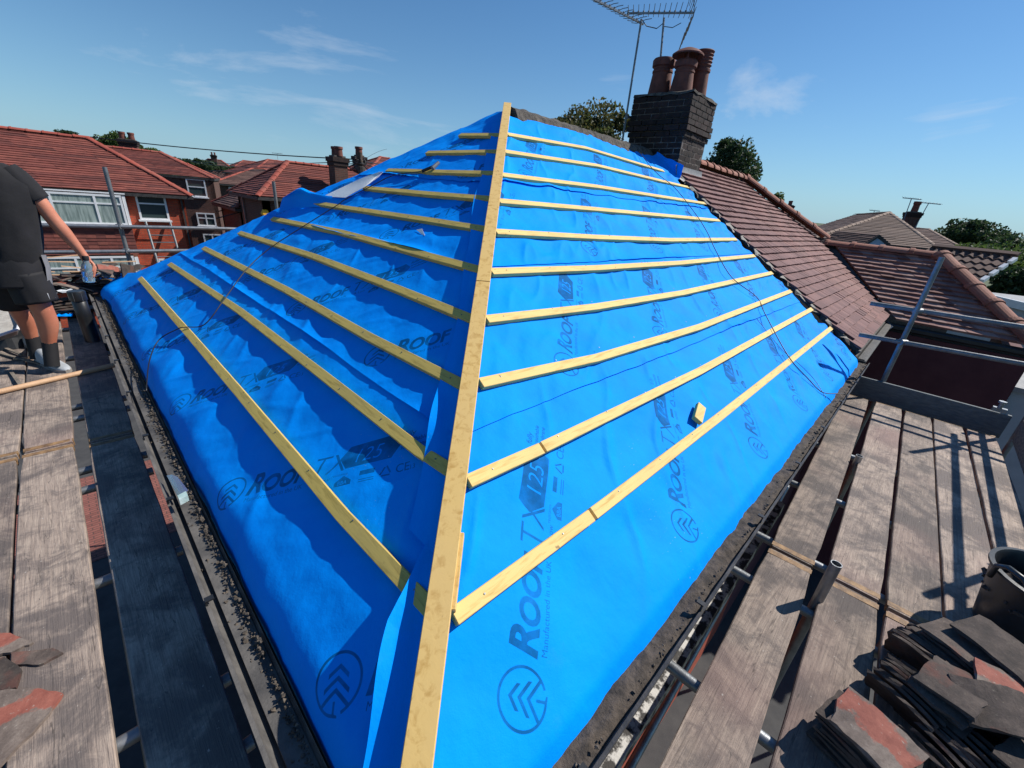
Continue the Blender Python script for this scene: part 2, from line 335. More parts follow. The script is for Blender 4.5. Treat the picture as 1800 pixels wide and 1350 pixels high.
m, t, b = new_mat('clear_blue_bottle', (.55, .80, .92), .08); b.inputs['Transmission Weight'].default_value = .8; b.inputs['IOR'].default_value = 1.3; M['bottle'] = m
# old tile showing its red clay where the face has been sheltered or rubbed
m, t, b = new_mat('rubbed_red_tile', rough=.85)
oc = NN(t, 'ShaderNodeTexCoord'); sx = NN(t, 'ShaderNodeSeparateXYZ'); t.links.new(oc.outputs['Object'], sx.inputs[0])
f = noise(t, (1, 1, 1), 9, 7, .68, rnd=True); g2 = noise(t, (1, 1, 1), 20, 8, .74); g3 = noise(t, (1, 1, 1), 75, 3, .6)
bandv = math_node(t, 'ADD', math_node(t, 'MULTIPLY', math_node(t, 'ABSOLUTE', math_node(t, 'SUBTRACT', sx.outputs[1], .03)), -9.0), math_node(t, 'MULTIPLY', f, 1.9))
col = ramp(t, g2, [(.28, (.075, .055, .046)), (.5, (.15, .115, .095)), (.72, (.25, .20, .165))]); rdc = ramp(t, g2, [(.3, (.20, .052, .036)), (.7, (.34, .105, .07))])
col = mixc(t, ramp(t, bandv, [(.50, (0, 0, 0)), (.62, (.92, .92, .92))]), col, rdc); col = mixc(t, ramp(t, g3, [(.64, (0, 0, 0)), (.72, (.7, .7, .7))]), col, (.30, .26, .22))
t.links.new(col, b.inputs['Base Color']); bump(t, b, g2, .6, .006); M['red_tile'] = m
m, t, b = new_mat('weathered_tile', rough=.9); oi = NN(t, 'ShaderNodeObjectInfo'); g2 = noise(t, (1, 1, 1), 16, 8, .74, rnd=True); g3 = noise(t, (1, 1, 1), 60, 4, .65)
col = ramp(t, g2, [(.28, (.030, .024, .021)), (.5, (.075, .056, .047)), (.72, (.145, .11, .09))]); col = mixc(t, ramp(t, noise(t, (1, 1, 1), 6, 5, .6, rnd=True), [(.57, (0, 0, 0)), (.66, (.6, .6, .6))]), col, (.17, .062, .043))
col = mixc(t, ramp(t, g3, [(.63, (0, 0, 0)), (.72, (.65, .65, .65))]), col, (.20, .18, .14)); hv = NN(t, 'ShaderNodeHueSaturation'); t.links.new(math_node(t, 'MULTIPLY_ADD', oi.outputs['Random'], .6, .55), hv.inputs['Value']); t.links.new(col, hv.inputs['Color'])
t.links.new(hv.outputs[0], b.inputs['Base Color']); bump(t, b, math_node(t, 'ADD', g2, math_node(t, 'MULTIPLY', g3, .4)), .7, .006); M['slate'] = m

# ---- print on the membrane: drawn once from text curves into a generated picture
def print_image():
    W_, H_ = 2048, 640; A0, A1 = -0.12, 1.14; px = W_ / (A1 - A0); B0 = -H_ / 2 / px
    img = np.zeros((H_, W_), np.float32)
    def tri(P, val):
        P = np.array([((a - A0) * px, (bb - B0) * px) for a, bb in P])
        x0, y0 = np.floor(P.min(0)).astype(int); x1, y1 = np.ceil(P.max(0)).astype(int)
        x0, y0 = max(x0, 0), max(y0, 0); x1, y1 = min(x1, W_ - 1), min(y1, H_ - 1)
        if x1 < x0 or y1 < y0: return
        X, Y = np.meshgrid(np.arange(x0, x1 + 1) + .5, np.arange(y0, y1 + 1) + .5)
        e = [(P[(k + 1) % 3][0] - P[k][0]) * (Y - P[k][1]) - (P[(k + 1) % 3][1] - P[k][1]) * (X - P[k][0]) for k in range(3)]
        ins = ((e[0] >= 0) & (e[1] >= 0) & (e[2] >= 0)) | ((e[0] <= 0) & (e[1] <= 0) & (e[2] <= 0))
        img[y0:y1 + 1, x0:x1 + 1][ins] = val
    def poly(P, val=1.0):
        for k in range(1, len(P) - 1): tri([P[0], P[k], P[k + 1]], val)
    def text(s, a, bb, size, val=1.0, shear=.25, off=0.0, sx=1.0):
        cu = bpy.data.curves.new('t', 'FONT'); cu.body = s; cu.size = size; cu.shear = shear; cu.offset = off; cu.resolution_u = 4
        o = bpy.data.objects.new('t', cu); COL.objects.link(o); bpy.context.view_layer.update()
        me = o.to_mesh(); me.calc_loop_triangles(); w_ = 0
        for lt in me.loop_triangles:
            P = [me.vertices[i].co for i in lt.vertices]; w_ = max(w_, max(p.x for p in P))
            tri([(a + p.x * sx, bb + p.y) for p in P], val)
        o.to_mesh_clear(); bpy.data.objects.remove(o); bpy.data.curves.remove(cu); return a + w_ * sx
    # ring, chevrons, trunk
    R1, R0 = .082, .0735
    for k in range(96):
        t0, t1 = 2 * math.pi * k / 96, 2 * math.pi * (k + 1) / 96
        if 4.75 < t0 < 5.05: continue
        c0, s0, c1, s1 = math.cos(t0), math.sin(t0), math.cos(t1), math.sin(t1)
        poly([(R0 * c0, R0 * s0), (R1 * c0, R1 * s0), (R1 * c1, R1 * s1), (R0 * c1, R0 * s1)])
    for i, (y, wd) in enumerate(((.048, .034), (.018, .044), (-.012, .052))):
        for sg in (-1, 1): poly([(0, y), (0, y - .013), (sg * wd, y - .013 - wd * .75), (sg * wd, y - wd * .75)])
    poly([(-.004, -.045), (.004, -.045), (.004, -.080), (-.004, -.080)]); poly([(-.004, -.072), (.016, -.078), (.016, -.084), (-.004, -.082)])
    a = text('R', .098, -.036, .142, off=.0045); a = text('OOF', a - .010, -.036, .108, off=.0040)
    a = text('TX', a + .006, -.036, .142, off=-.0012)
    poly([(.585, .028), (.625, .085), (.845, .085), (.885, .028), (.845, -.030), (.625, -.030)])
    text('125', .648, -.010, .098, 0.0, off=-.0010)
    for i, (s, z) in enumerate((('fully', .030), ('breathable', .020), ('membrane', .020))): text(s, .885, .058 - i * .030, z + .008, off=.0004)
    text('Manufactured in the UK', .112, -.075, .0315, shear=0); text('& Low', .475, -.075, .0315, shear=0); text('resistance', .565, -.062, .020, shear=0)
    # house mark, block mark, recycling triangle, CE
    poly([(.590, -.092), (.590, -.112), (.668, -.112), (.668, -.092), (.629, -.066)]); text('BBA', .604, -.107, .026, 0.0, shear=0)
    poly([(.705, -.060), (.775, -.060), (.775, -.082), (.705, -.082)]); poly([(.705, -.100), (.775, -.100), (.775, -.104), (.705, -.104)]); poly([(.705, -.110), (.775, -.110), (.775, -.114), (.705, -.114)])
    T = [(.800, -.108), (.855, -.108), (.8275, -.060)]
    for k in range(3):
        p, q = Vector(T[k]), Vector(T[(k + 1) % 3]); d = (q - p).normalized(); nn = Vector((-d.y, d.x)) * .0035
        p2, q2 = p + d * .010, q - d * .006; poly([p2 - nn, p2 + nn, q2 + nn, q2 - nn])
    text('CE', .872, -.108, .055, shear=0); text('13', .935, -.108, .03, shear=0)
    k = np.ones(3) / 3
    img = np.apply_along_axis(lambda r: np.convolve(r, k, 'same'), 1, img); img = np.apply_along_axis(lambda r: np.convolve(r, k, 'same'), 0, img)
    im = bpy.data.images.new('membrane_print', W_, H_, alpha=False, float_buffer=False); im.colorspace_settings.name = 'Non-Color'
    px4 = np.ones((H_, W_, 4), np.float32); px4[..., :3] = img[..., None]; im.pixels.foreach_set(px4.ravel()); im.update(); im.pack()
    return im, A0, A1 - A0, B0, H_ / px
PIMG = print_image()
def membrane_mat(name):
    im, A0, AW, B0, BH = PIMG
    m, t, b = new_mat(name, rough=.65)
    uv = NN(t, 'ShaderNodeUVMap', uv_map='UVMap'); sp = NN(t, 'ShaderNodeSeparateXYZ'); t.links.new(uv.outputs[0], sp.inputs[0])
    dx = math_node(t, 'SUBTRACT', math_node(t, 'MODULO', math_node(t, 'ADD', sp.outputs[0], 22.4 + .2), 1.12), .2); ds = sp.outputs[1]
    a = math_node(t, 'MULTIPLY', math_node(t, 'ADD', dx, ds), .70711); bb = math_node(t, 'MULTIPLY', math_node(t, 'SUBTRACT', ds, dx), .70711)
    cb = NN(t, 'ShaderNodeCombineXYZ'); t.links.new(math_node(t, 'DIVIDE', math_node(t, 'SUBTRACT', a, A0), AW), cb.inputs[0]); t.links.new(math_node(t, 'DIVIDE', math_node(t, 'SUBTRACT', bb, B0), BH), cb.inputs[1])
    tx = NN(t, 'ShaderNodeTexImage', image=im, extension='CLIP'); t.links.new(cb.outputs[0], tx.inputs[0])
    base = ramp(t, noise(t, (1, 1, 1), 2.5, 6, .6), [(.3, (.0, .245, .88)), (.7, (.0, .300, .97))])
    fade = math_node(t, 'MULTIPLY', tx.outputs[0], ramp(t, noise(t, (1, 1, 1), 9, 5, .6), [(.25, (.35, .35, .35)), (.6, (.78, .78, .78))]))
    col = mixc(t, fade, base, (.002, .050, .115))
    du = noise(t, (1, 1, 1), 3.2, 8, .72); col = mixc(t, ramp(t, du, [(.60, (0, 0, 0)), (.78, (.35, .35, .35))]), col, (.03, .27, .60))
    sp2 = noise(t, (1, 1, 1), 130, 2, .5); msk = math_node(t, 'MULTIPLY', ramp(t, sp2, [(.73, (0, 0, 0)), (.76, (1, 1, 1))]), ramp(t, noise(t, (1, 1, 1), 1.1, 2, .5), [(.58, (0, 0, 0)), (.68, (1, 1, 1))]))
    col = mixc(t, msk, col, (.35, .50, .55))
    t.links.new(col, b.inputs['Base Color']); b.inputs['Specular IOR Level'].default_value = .05
    bump(t, b, math_node(t, 'ADD', math_node(t, 'MULTIPLY', noise(t, (1, 1, 1), 14, 4, .5), 1.0), math_node(t, 'MULTIPLY', noise(t, (1, 1, 1), 240, 2, .5), .10)), .22, .02)
    return m
M['membrane'] = membrane_mat('blue_roof_membrane')
M['membrane_under'] = rough_mat('white_membrane_underside', (.78, .79, .80), (.84, .85, .86), .6, 6)

# ------------------------------------------------------------------ the ground
GZ = -5.4
def ground():
    n = 90
    r = np.concatenate([[0], np.geomspace(6, 6000, n)]); th = np.linspace(0, 2 * np.pi, 97)
    Rr, T = np.meshgrid(r, th, indexing='ij'); X, Y = Rr * np.cos(T), Rr * np.sin(T)
    hgt = np.clip((Rr - 400) / 2600, 0, 1) ** 1.3 * (8 + 70 * fbm(np.cos(T) * 2.2 + 5, np.sin(T) * 2.2 + 5, 3, 4)) + np.clip((Rr - 150) / 300, 0, 1) * 6 * fbm(X / 90, Y / 90, 5)
    P = np.stack([X, Y, GZ + hgt * (Rr < 5500)], -1)
    link('ground', grid_mesh('ground', P[:, ::-1]), M['grass'], kind='structure')
    far = MB()
ground()
def sheet(name, x0, y0, x1, y1, z, mat, ang=0.0):
    P = np.array([[[x0, y0, z], [x0, y1, z]], [[x1, y0, z], [x1, y1, z]]], float); c = P.reshape(-1, 3).mean(0)
    R = np.array([[math.cos(ang), -math.sin(ang), 0], [math.sin(ang), math.cos(ang), 0], [0, 0, 1]]); P = (P - c) @ R.T + c
    link(name, grid_mesh(name, P[::-1], P[::-1][..., :2]), M[mat], kind='structure')
sheet('driveway_paving', -4.0, 8.6, .6, 11.8, GZ + .014, 'pav'); sheet('yard_path', -16, -14.0, 14, 34, GZ + .003, 'asphalt')
sheet('road', -30, 12.0, 45, 18.5, GZ + .006, 'asphalt', rad(-14))

# ------------------------------------------------------------------ the house under repair
HY = 3.22; LY = 6.45; PX = 6.28
house = thing('semi_detached_house', 'brick house stripped for reroofing, its hipped roof covered in blue printed membrane and new battens', 'house', (0, 0, GZ))
def uvwall(name, p0, p1, z0, z1, mat, parent, thick=.25, **kw):
    """brick wall from p0 to p1 (plan), outer face on the right-hand side seen from p0 to p1"""
    d = (Vector((*p1, 0)) - Vector((*p0, 0))); L = d.length; d.normalize(); n = Vector((d.y, -d.x, 0)) * -thick
    b = MB(); q0, q1 = Vector((*p0, z0)), Vector((*p1, z0)); up = Vector((0, 0, z1 - z0))
    b.add([q0, q1, q1 + up, q0 + up, q0 + n, q1 + n, q1 + n + up, q0 + n + up], [(0, 1, 2, 3), (5, 4, 7, 6), (3, 2, 6, 7), (1, 5, 6, 2), (4, 0, 3, 7), (4, 5, 1, 0)])
    me = b.mesh(name); l = me.uv_layers.new(name='UVMap')
    for lp in me.loops:
        v = me.vertices[lp.vertex_index].co; l.data[lp.index].uv = ((v - q0).dot(d) + abs((v - q0).dot(n.normalized())), v.z)
    return link(name, me, M[mat], parent, **kw)
uvwall('wall', (.12, .12), (6.3, .12), GZ, -.22, 'brick_red', house); uvwall('wall', (.12, 6.3), (.12, .37), GZ, -.22, 'brick_red', house); uvwall('wall', (6.3, 6.3), (.37, 6.3), GZ, -.22, 'brick_red', house)
# soffit and fascia
b = MB(); b.box((3.25, -.02, -.235), (6.4, .26, .018)); b.build('soffit', M['peeling'], house)
b = MB(); b.box((-.02, 3.2, -.235), (.26, 6.4, .018)); b.build('soffit', M['fascia'], house)  # left soffit coloured dark to stand for the shadow gap at the eave
b = MB(); b.box((3.2, -.125, -.215), (6.4, .022, .12)); b.build('fascia', M['fascia'], house)
b = MB(); b.box((-.105, 3.2, -.215), (.022, 6.5, .12)); b.build('fascia', M['fascia'], house)
# peeling painted head of the bay below the eaves, and a pipe
b = MB(); b.bar((.2, -.235, -.80), (3.2, -.235, -.80), (0, .035, 0), (0, 0, .10)); b.build('bay_cornice', M['peeling'], house)
b = MB(); b.bar((1.0, -.20, -.55), (5.5, -.10, -.55), (0, .02, 0), (0, 0, .045)); b.build('timber_rail', M['old_timber'], house)
# rear slope (tiled, unseen from the scaffold)
b = MB(); b.add([(0, LY, 0), (PX, LY, 0), (PX, HY + .02, 2.155), (HY, HY + .02, 2.155)], [(0, 1, 2, 3)]); b.build('rear_roof', M['dark_roof'], house)

S0R, S0L, GA = .208, .234, .35
def pleat(s, s0):
    f = ((s - s0) / GA) % 1.0; return np.sin(np.pi * f) ** 1.4
LAPS = [.755, 1.645, 2.535]
def hR(x, s):
    b = pleat(s, S0R) * np.clip((s + .22) / .3, .25, 1)
    rg = np.clip(1 - np.abs(2 * fbm((x - .8 * s) * 2.4, (s + .6 * x) * .8 + 3, 19) - 1) * 3.6, 0, 1)
    h = rg ** 2 * .012 * (.3 + .7 * b) - .012 * b * np.sin(np.pi * x / .46) ** 2 + (fbm(x * 1.3, s * 2.2, 1) - .5) * .026 * b + (fbm((x + s) * 3.4, (s - x) * 1.3, 2) - .5) * .016 * b + (fbm(x * 5, s * 5, 4) - .5) * .005
    ed = np.clip((x - 5.35) / .8, 0, 1); h = h + ed * b * (vnoise(x * 6, s * 9, 5) - .25) * .055
    tp = np.clip((s - 3.36) / .3, 0, 1); h = h + tp * (vnoise(x * 3.1, s * 2, 8) - .3) * .05
    return h
def hL(s, y):
    b = pleat(s, S0L)
    h = (fbm(y * 1.5, s * 2.4, 11) - .5) * .020 * b + (fbm((y + .6 * s) * 2.0, (s - y) * .8, 12, 2) - .5) * .013 * b - .007 * b * np.sin(np.pi * (y + .04 * np.sin(s * 3)) / .46) ** 2 + (fbm(y * 6, s * 6, 14) - .5) * .006
    rg = np.clip(1 - np.abs(2 * fbm((y - .7 * s) * 2.1, (s + .5 * y) * .8 + 3, 15) - 1) * 3.2, 0, 1); h = h + rg ** 2 * .008 * b
    rg = np.clip(1 - np.abs(2 * fbm((y + .9 * s) * 3.3 + 7, (s - .4 * y) * 1.0 + 3, 16) - 1) * 4.0, 0, 1); h = h + rg ** 2 * .005 * (.25 + .75 * b)
    lo = np.clip((.2 - s) / .2, 0, 1); h = h + lo * (fbm(y * 1.6, s * 2, 17) - .5) * .035
    return h
def eave_roll(s, s1, r, amax):
    """distance past s1 rolls over an arc; returns (in-plane shift, drop along normal)"""
    e = np.clip(s1 - s, 0, None); a = np.minimum(e / r, amax); ex = e - a * r
    inp = r * np.sin(a) + ex * np.cos(a); dr = r * (1 - np.cos(a)) + ex * np.sin(a)
    return np.where(e > 0, s1 - inp, s), np.where(e > 0, dr, 0)
def strip(face, k):
    lo = (-.325 if face == 'R' else -.42) if k == 0 else LAPS[k - 1]; hi = LAPS[k] + .10 if k < 3 else (3.76 if face == 'R' else 3.80)
    n = max(30, int((hi - lo) / .0145)); m = 400
    s = np.linspace(lo, hi, n)[:, None]; f = np.linspace(0, 1, m)[None, :]
    if face == 'R':
        sE = s + 0 * f
        x0 = s * CP - .004; x1 = 6.20 + .035 * (vnoise(s * 5, 0 * s, 21) - .5) + .02 * np.sin(s * 9) + 0 * s
        if k == 3: x1 = np.minimum(x1, 6.02 + (3.36 - s) * .5)
        x = x0 + (x1 - x0) * f
        lap = (LAPS[k - 1] + .02 * (vnoise(x * .8, 0 * x, 30 + k) - .5)) if k else lo
        sE = s + 0 * f + (lap - lo) * np.exp(-(s - lo) / .2)
        if k == 3: sE = np.where(sE > 3.5, 3.5 + (sE - 3.5) * (.75 + .5 * vnoise(x * 1.9, 0 * x, 44)), sE)
        h = hR(x, sE) + .002 + .0028 * k
        if k: h = h + np.exp(-(s - lo) / .035) * (.004 + .022 * np.clip(vnoise(x * 1.3, 0 * x, 33 + k) - .35, 0, 1)); 
        ss, dr = eave_roll(sE, -.19, .06, .5); h = h - dr
        uv = np.stack([x - .315, sE + .074 if k == 0 else sE - (LAPS[k - 1] + .152)], -1)
        P = np.stack([x, ss * CP - SP * h, ss * SP + CP * h], -1)
    else:
        y0 = s * CP - .004; y1 = LY - s * CP + .03 * (vnoise(s * 4, 0 * s, 22) - .5) + 0 * s
        if k == 0: y1 = y1 + .62 * np.clip((.22 - s) / .42, 0, 1) ** .8
        y = y0 + (y1 - y0) * f
        sE = s + (((LAPS[k - 1] - .02 + .035 * (vnoise(y * .9, 0 * y, 50 + k) - .5)) - lo) * np.exp(-(s - lo) / .2) if k else 0 * y)
        h = hL(sE, y) + .002 + .0028 * k
        if k: h = h + np.exp(-(s - lo) / .04) * (.005 + .05 * np.clip(vnoise(y * 1.4, 0 * y, 53 + k) - .4, 0, 1))
        ss, dr = eave_roll(sE, -.065, .19, .95); h = h - dr
        fl = np.clip((y - 6.0) / .7, 0, 1) * np.clip((.35 - s) / .5, 0, 1); h = h + fl * (.05 + .05 * np.sin(y * 5.5 + s * 6))
        uv = np.stack([1.453 - y + 11.2, sE + .071 if k == 0 else sE - (LAPS[k - 1] + .10)], -1)
        P = np.stack([ss * CP - SP * h, y, ss * SP + CP * h], -1)
        P = P[:, ::-1]; uv = uv[:, ::-1]
    return link('membrane_strip', grid_mesh('membrane_strip', P, uv), M['membrane'], house, smooth=True)
for k in range(4): strip('R', k); strip('L', k)

# the loose blue strip wrapped over the hip, its free edge curled up
def hip_strip(t0, t1, wfun, curl, seed):
    n, m = 150, 26
    t = np.linspace(t0, t1, n)[:, None]; f = np.linspace(0, 1, m)[None, :]
    d = f * wfun(t)                                          # distance from the hip across the left face (along +y)
    c = curl(t) * np.clip((f - .25) / .75, 0, 1) ** 1.7 + .004 * vnoise(t * 9, f * 3 + 0 * t, seed + 3)
    h = .016 + .010 * fbm(t * 3, d * 9, seed) + c; back = c * .30
    x = t + 0 * d; y = t + d - back; z = t * CP                # t is the plan distance of the hip from the corner
    s = x / CP
    P = np.stack([s * CP - SP * h, y, s * SP + CP * h], -1); P[:, 0, 2] += .006
    uv = np.stack([x * 3 + .5 + 0 * y, 5.0 + y * 0], -1)
    link('hip_membrane_strip', grid_mesh('hip_membrane_strip', P[:, ::-1], uv[:, ::-1]), M['membrane'], house, smooth=True)
hip_strip(-.20, .335, lambda t: .03 + .150 * np.clip((.345 - t) / .22, 0, 1) ** .55 + .006 * np.sin(t * 23), lambda t: .042 * np.clip((.33 - t) / .16, 0, 1) ** .8 * (1 + .3 * np.sin(t * 19)), 61)
hip_strip(.30, 2.9, lambda t: .175 + .02 * np.sin(t * 4.3) + .010 * np.sin(t * 11), lambda t: .030 * np.exp(-((t - .60) / .10) ** 2) + .012 * vnoise(t * 2.2, 0 * t, 5) + .003, 62)

# battens
RB = [[(799, 1084), (1060, 890), (1258, 738), (1462, 576)], [(824, 845), (1000, 764), (1230, 652), (1429, 542)], [(846, 672), (1050, 628), (1230, 574), (1391, 511)], [(856, 560), (1050, 538), (1200, 514), (1358, 479)], [(864, 476), (1050, 470), (1200, 461), (1327, 449)], [(872, 406), (1050, 416), (1180, 421), (1295, 420)], [(877, 352), (1050, 367), (1265, 387)], [(882, 306), (1050, 327), (1240, 357)], [(887, 265), (1050, 290), (1212, 329)], [(892, 235), (1030, 259), (1167, 300)]]
LB = [[(768, 1083), (600, 905), (420, 690), (245, 488)], [(800, 832), (735, 790), (560, 653), (420, 545), (297, 463)], [(822, 680), (650, 592), (500, 507), (357, 435)], [(838, 563), (700, 507), (550, 449), (420, 408)], [(848, 474), (700, 434), (600, 407), (478, 383)], [(858, 402), (750, 385), (600, 363), (545, 354)], [(866, 348), (750, 339), (640, 329)], [(872, 303), (780, 301), (680, 298)], [(876, 265), (750, 267)], [(880, 236), (808, 236)]]
BW, BT = .052, .027
for i, pts in enumerate([[(799, 1084), (1041, 905)], [(1044, 902), (1060, 890), (1258, 738), (1462, 576)], [(824, 845), (953, 787)], [(956, 785), (1000, 764), (1230, 652), (1429, 542)]] + RB[2:]):
    P = [onR(u, v, BT + .008) - NR * BT for u, v in pts]; dv = (P[-1] - P[0]).normalized(); wv = NR.cross(dv).normalized() * (BW / 2)
    b = MB(); b.sweep(P, wv, NR * BT); b.build('batten', M['timber_x'], house, bevel=.002)
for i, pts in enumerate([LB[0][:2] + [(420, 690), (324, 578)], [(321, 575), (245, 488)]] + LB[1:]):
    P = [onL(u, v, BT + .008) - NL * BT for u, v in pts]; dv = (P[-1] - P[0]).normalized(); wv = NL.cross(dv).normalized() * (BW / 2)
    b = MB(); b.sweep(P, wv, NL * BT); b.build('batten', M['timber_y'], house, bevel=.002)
# hip board lying on top of the left battens
hd = Vector((1, 1, math.tan(PT))).normalized(); hw = Vector((1, -1, 0)).normalized(); hn = hw.cross(hd).normalized(); hn = hn if hn.z > 0 else -hn
b = MB(); o_ = Vector((0, 0, 0)) + hn * .036
b.bar(o_ + hd * -.34, o_ + hd * 1.93, hw * .038, hn * .026); b.build('hip_board', M['timber_hip'], house, bevel=.002)
b = MB(); b.bar(o_ + hd * 1.935, o_ + hd * 5.03, hw * .038, hn * .026); b.build('hip_board', M['timber_hip'], house, bevel=.002)
b = MB(); b.bar(o_ + hd * .33 + hw * .036 - hn * .024, o_ + hd * .56 + hw * .036 - hn * .024, hw * .014, hn * .040); b.build('packing_piece', M['timber_hip'], house, bevel=.002)
# nail heads on battens
b = MB()
for i in range(10):
    for pts, fn, NV in ((RB[i], onR, NR), (LB[i], onL, NL)):
        P0, P1 = fn(*pts[0], BT + .009), fn(*pts[-1], BT + .009); L = (P1 - P0).length
        k = .12
        while k < L and i < 6:
            q = P0.lerp(P1, k / L)
            b.lathe(q - NV * .002, [(.0034, 0), (.0034, .0035)], 6, NV); k += .40
b.build('nail_heads', M['steel_dark'], house, kind='stuff')
# strip of old mortar left along the ridge
P = []
for i in range(60):
    x = HY - .02 + i * (6.2 - HY) / 59; e = .02 * math.sin(i * 1.7) + random.uniform(-.012, .012)
    P.append([(x, HY - .16 + e, 2.055 + .004 * math.sin(i) + e * .5), (x, HY - .09, 2.16 + random.uniform(-.01, .012)), (x, HY, 2.20 + random.uniform(-.008, .008)), (x, HY + .1, 2.16), (x, HY + .16, 2.03)])
P[0] = [(q[0], HY, 2.1) for q in P[0]]
link('ridge_mortar', grid_mesh('ridge_mortar', np.array(P)), M['dark_mortar'], house)

# gutters
def gutter(name, p0, p1, wdt, dpt, mat, side):
    """half round trough from p0 to p1; side = outward unit vector"""
    n = 60; A = np.linspace(0, np.pi, 11); P = []; p0, p1 = Vector(p0), Vector(p1)
    for i in range(n + 1):
        c = p0.lerp(p1, i / n) + Vector((0, 0, -.012 * math.sin(math.pi * i / n)))
        row = [c + side * (-wdt / 2 * math.cos(a)) + Vector((0, 0, -dpt * math.sin(a))) for a in A]
        row += [row[-1] + side * .012 + Vector((0, 0, .003)), row[-1] + side * .012 - Vector((0, 0, .012))] + [c + side * (-(wdt / 2 + .006) * math.cos(a)) + Vector((0, 0, -(dpt + .006) * math.sin(a))) for a in A[::-1]]
        P.append(row)
    g = link(name, grid_mesh(name, np.array([[tuple(q) for q in r] for r in P])), M[mat], house, smooth='auto')
    return g
GRp = ((.0, -.222, -.150), (6.30, -.222, -.150)); GLp = ((-.205, -.15, -.140), (-.205, 6.5, -.140))
gr = gutter('gutter', *GRp, .125, .065, 'gutter', Vector((0, -1, 0))); gl = gutter('gutter', *GLp, .105, .06, 'gutter_grey', Vector((-1, 0, 0)))
def grit(parent, a, c, side, n, bias, seed):
    rg = random.Random(seed); b = MB(); a, c = Vector(a), Vector(c)
    for i in range(n):
        t = rg.random() ** 1.1; o = bias + abs(rg.gauss(0, .020)) * (1 if bias < 0 else -1); p = a.lerp(c, t) + side * o + Vector((0, 0, -.05 + .022 * rg.random() + max(0, .02 - abs(o - bias)) * 1.4)); r = rg.choice([.003, .004, .005, .006, .009]) * rg.uniform(.6, 1.3)
        q = Vector((rg.random(), rg.random(), rg.random())).normalized(); R = Matrix.Rotation(rg.uniform(0, 6), 3, q)
        vs = [p + R @ (Vector(v) * r) for v in ((1, 0, 0), (-1, .2, 0), (0, 1, .1), (.2, -1, 0), (0, .1, .8), (.1, 0, -.8))]
        b.add(vs, [(0, 2, 4), (2, 1, 4), (1, 3, 4), (3, 0, 4), (2, 0, 5), (1, 2, 5), (3, 1, 5), (0, 3, 5)])
    b.build('gutter_grit', M['debris'], parent, kind='stuff')
grit(gr, GRp[0], GRp[1], Vector((0, -1, 0)), 420, .045, 1); grit(gl, GLp[0], GLp[1], Vector((-1, 0, 0)), 2600, -.035, 2)
X, Y = np.meshgrid(np.linspace(0, 6.3, 420), np.linspace(-.168, -.278, 12), indexing='ij'); e_ = np.abs((Y + .222) / .055)
Z = -.192 + .030 * fbm(X * 9, Y * 22, 81, 4) + .010 * vnoise(X * 2, 0 * X, 82) - .012 * e_ ** 2; link('gutter_silt', grid_mesh('gutter_silt', np.stack([X, Y, Z], -1)[:, ::-1]), rough_mat('gutter_silt', (.030, .025, .021), (.105, .082, .064), .95, 22, bs=.9, bd=.01), gr, smooth=True)
b = MB(); b.box((-.195, 3.2, -.182), (.065, 6.6, .018)); b.build('gutter_silt', M['gutter_grey'], gl)
for i in range(9):
    y = .25 + i * .72; b = MB(); b.bar((-.262, y, -.20), (-.262, y, -.125), (0, .011, 0), (-.006, 0, 0)); b.bar((-.268, y, -.128), (-.24, y, -.128), (0, .011, 0), (0, 0, .007)); b.build('gutter_bracket', M['black_plastic'], gl)
for i in range(8):
    x = .35 + i * .8; b = MB(); b.bar((x, -.283, -.20), (x, -.283, -.125), (.011, 0, 0), (0, -.006, 0)); b.bar((x, -.29, -.128), (x, -.262, -.128), (.011, 0, 0), (0, 0, .007)); b.build('gutter_bracket', M['black_plastic'], gr)

# chimney: core of mortar, bricks one by one, pots
ch = MB(); CX0, CX1, CY0, CY1 = 6.24, 7.03, 2.71, 3.60
ch.box(((CX0 + CX1) / 2, (CY0 + CY1) / 2, 1.98), (CX1 - CX0 - .008, CY1 - CY0 - .008, .92)); ch.box(((CX0 + CX1) / 2, (CY0 + CY1) / 2, 2.63), (CX1 - CX0 + .026, CY1 - CY0 + .026, .38))
chim = ch.build('chimney', M['mortar'], house)
bm_cache = {}
def brick(L, D, seed):
    key = (round(L, 3), seed)
    if key not in bm_cache:
        rg = random.Random(seed * 31 + int(L * 1000)); b = MB(); b.box((0, 0, 0), (L, D, .061))
        b.v = [(x + rg.uniform(-.003, .003), y + rg.uniform(-.004, .004), z + rg.uniform(-.002, .002)) for x, y, z in b.v]
        bm_cache[key] = b.mesh('brick'); bm_cache[key].materials.append(M['chim_brick'])
    return bm_cache[key]
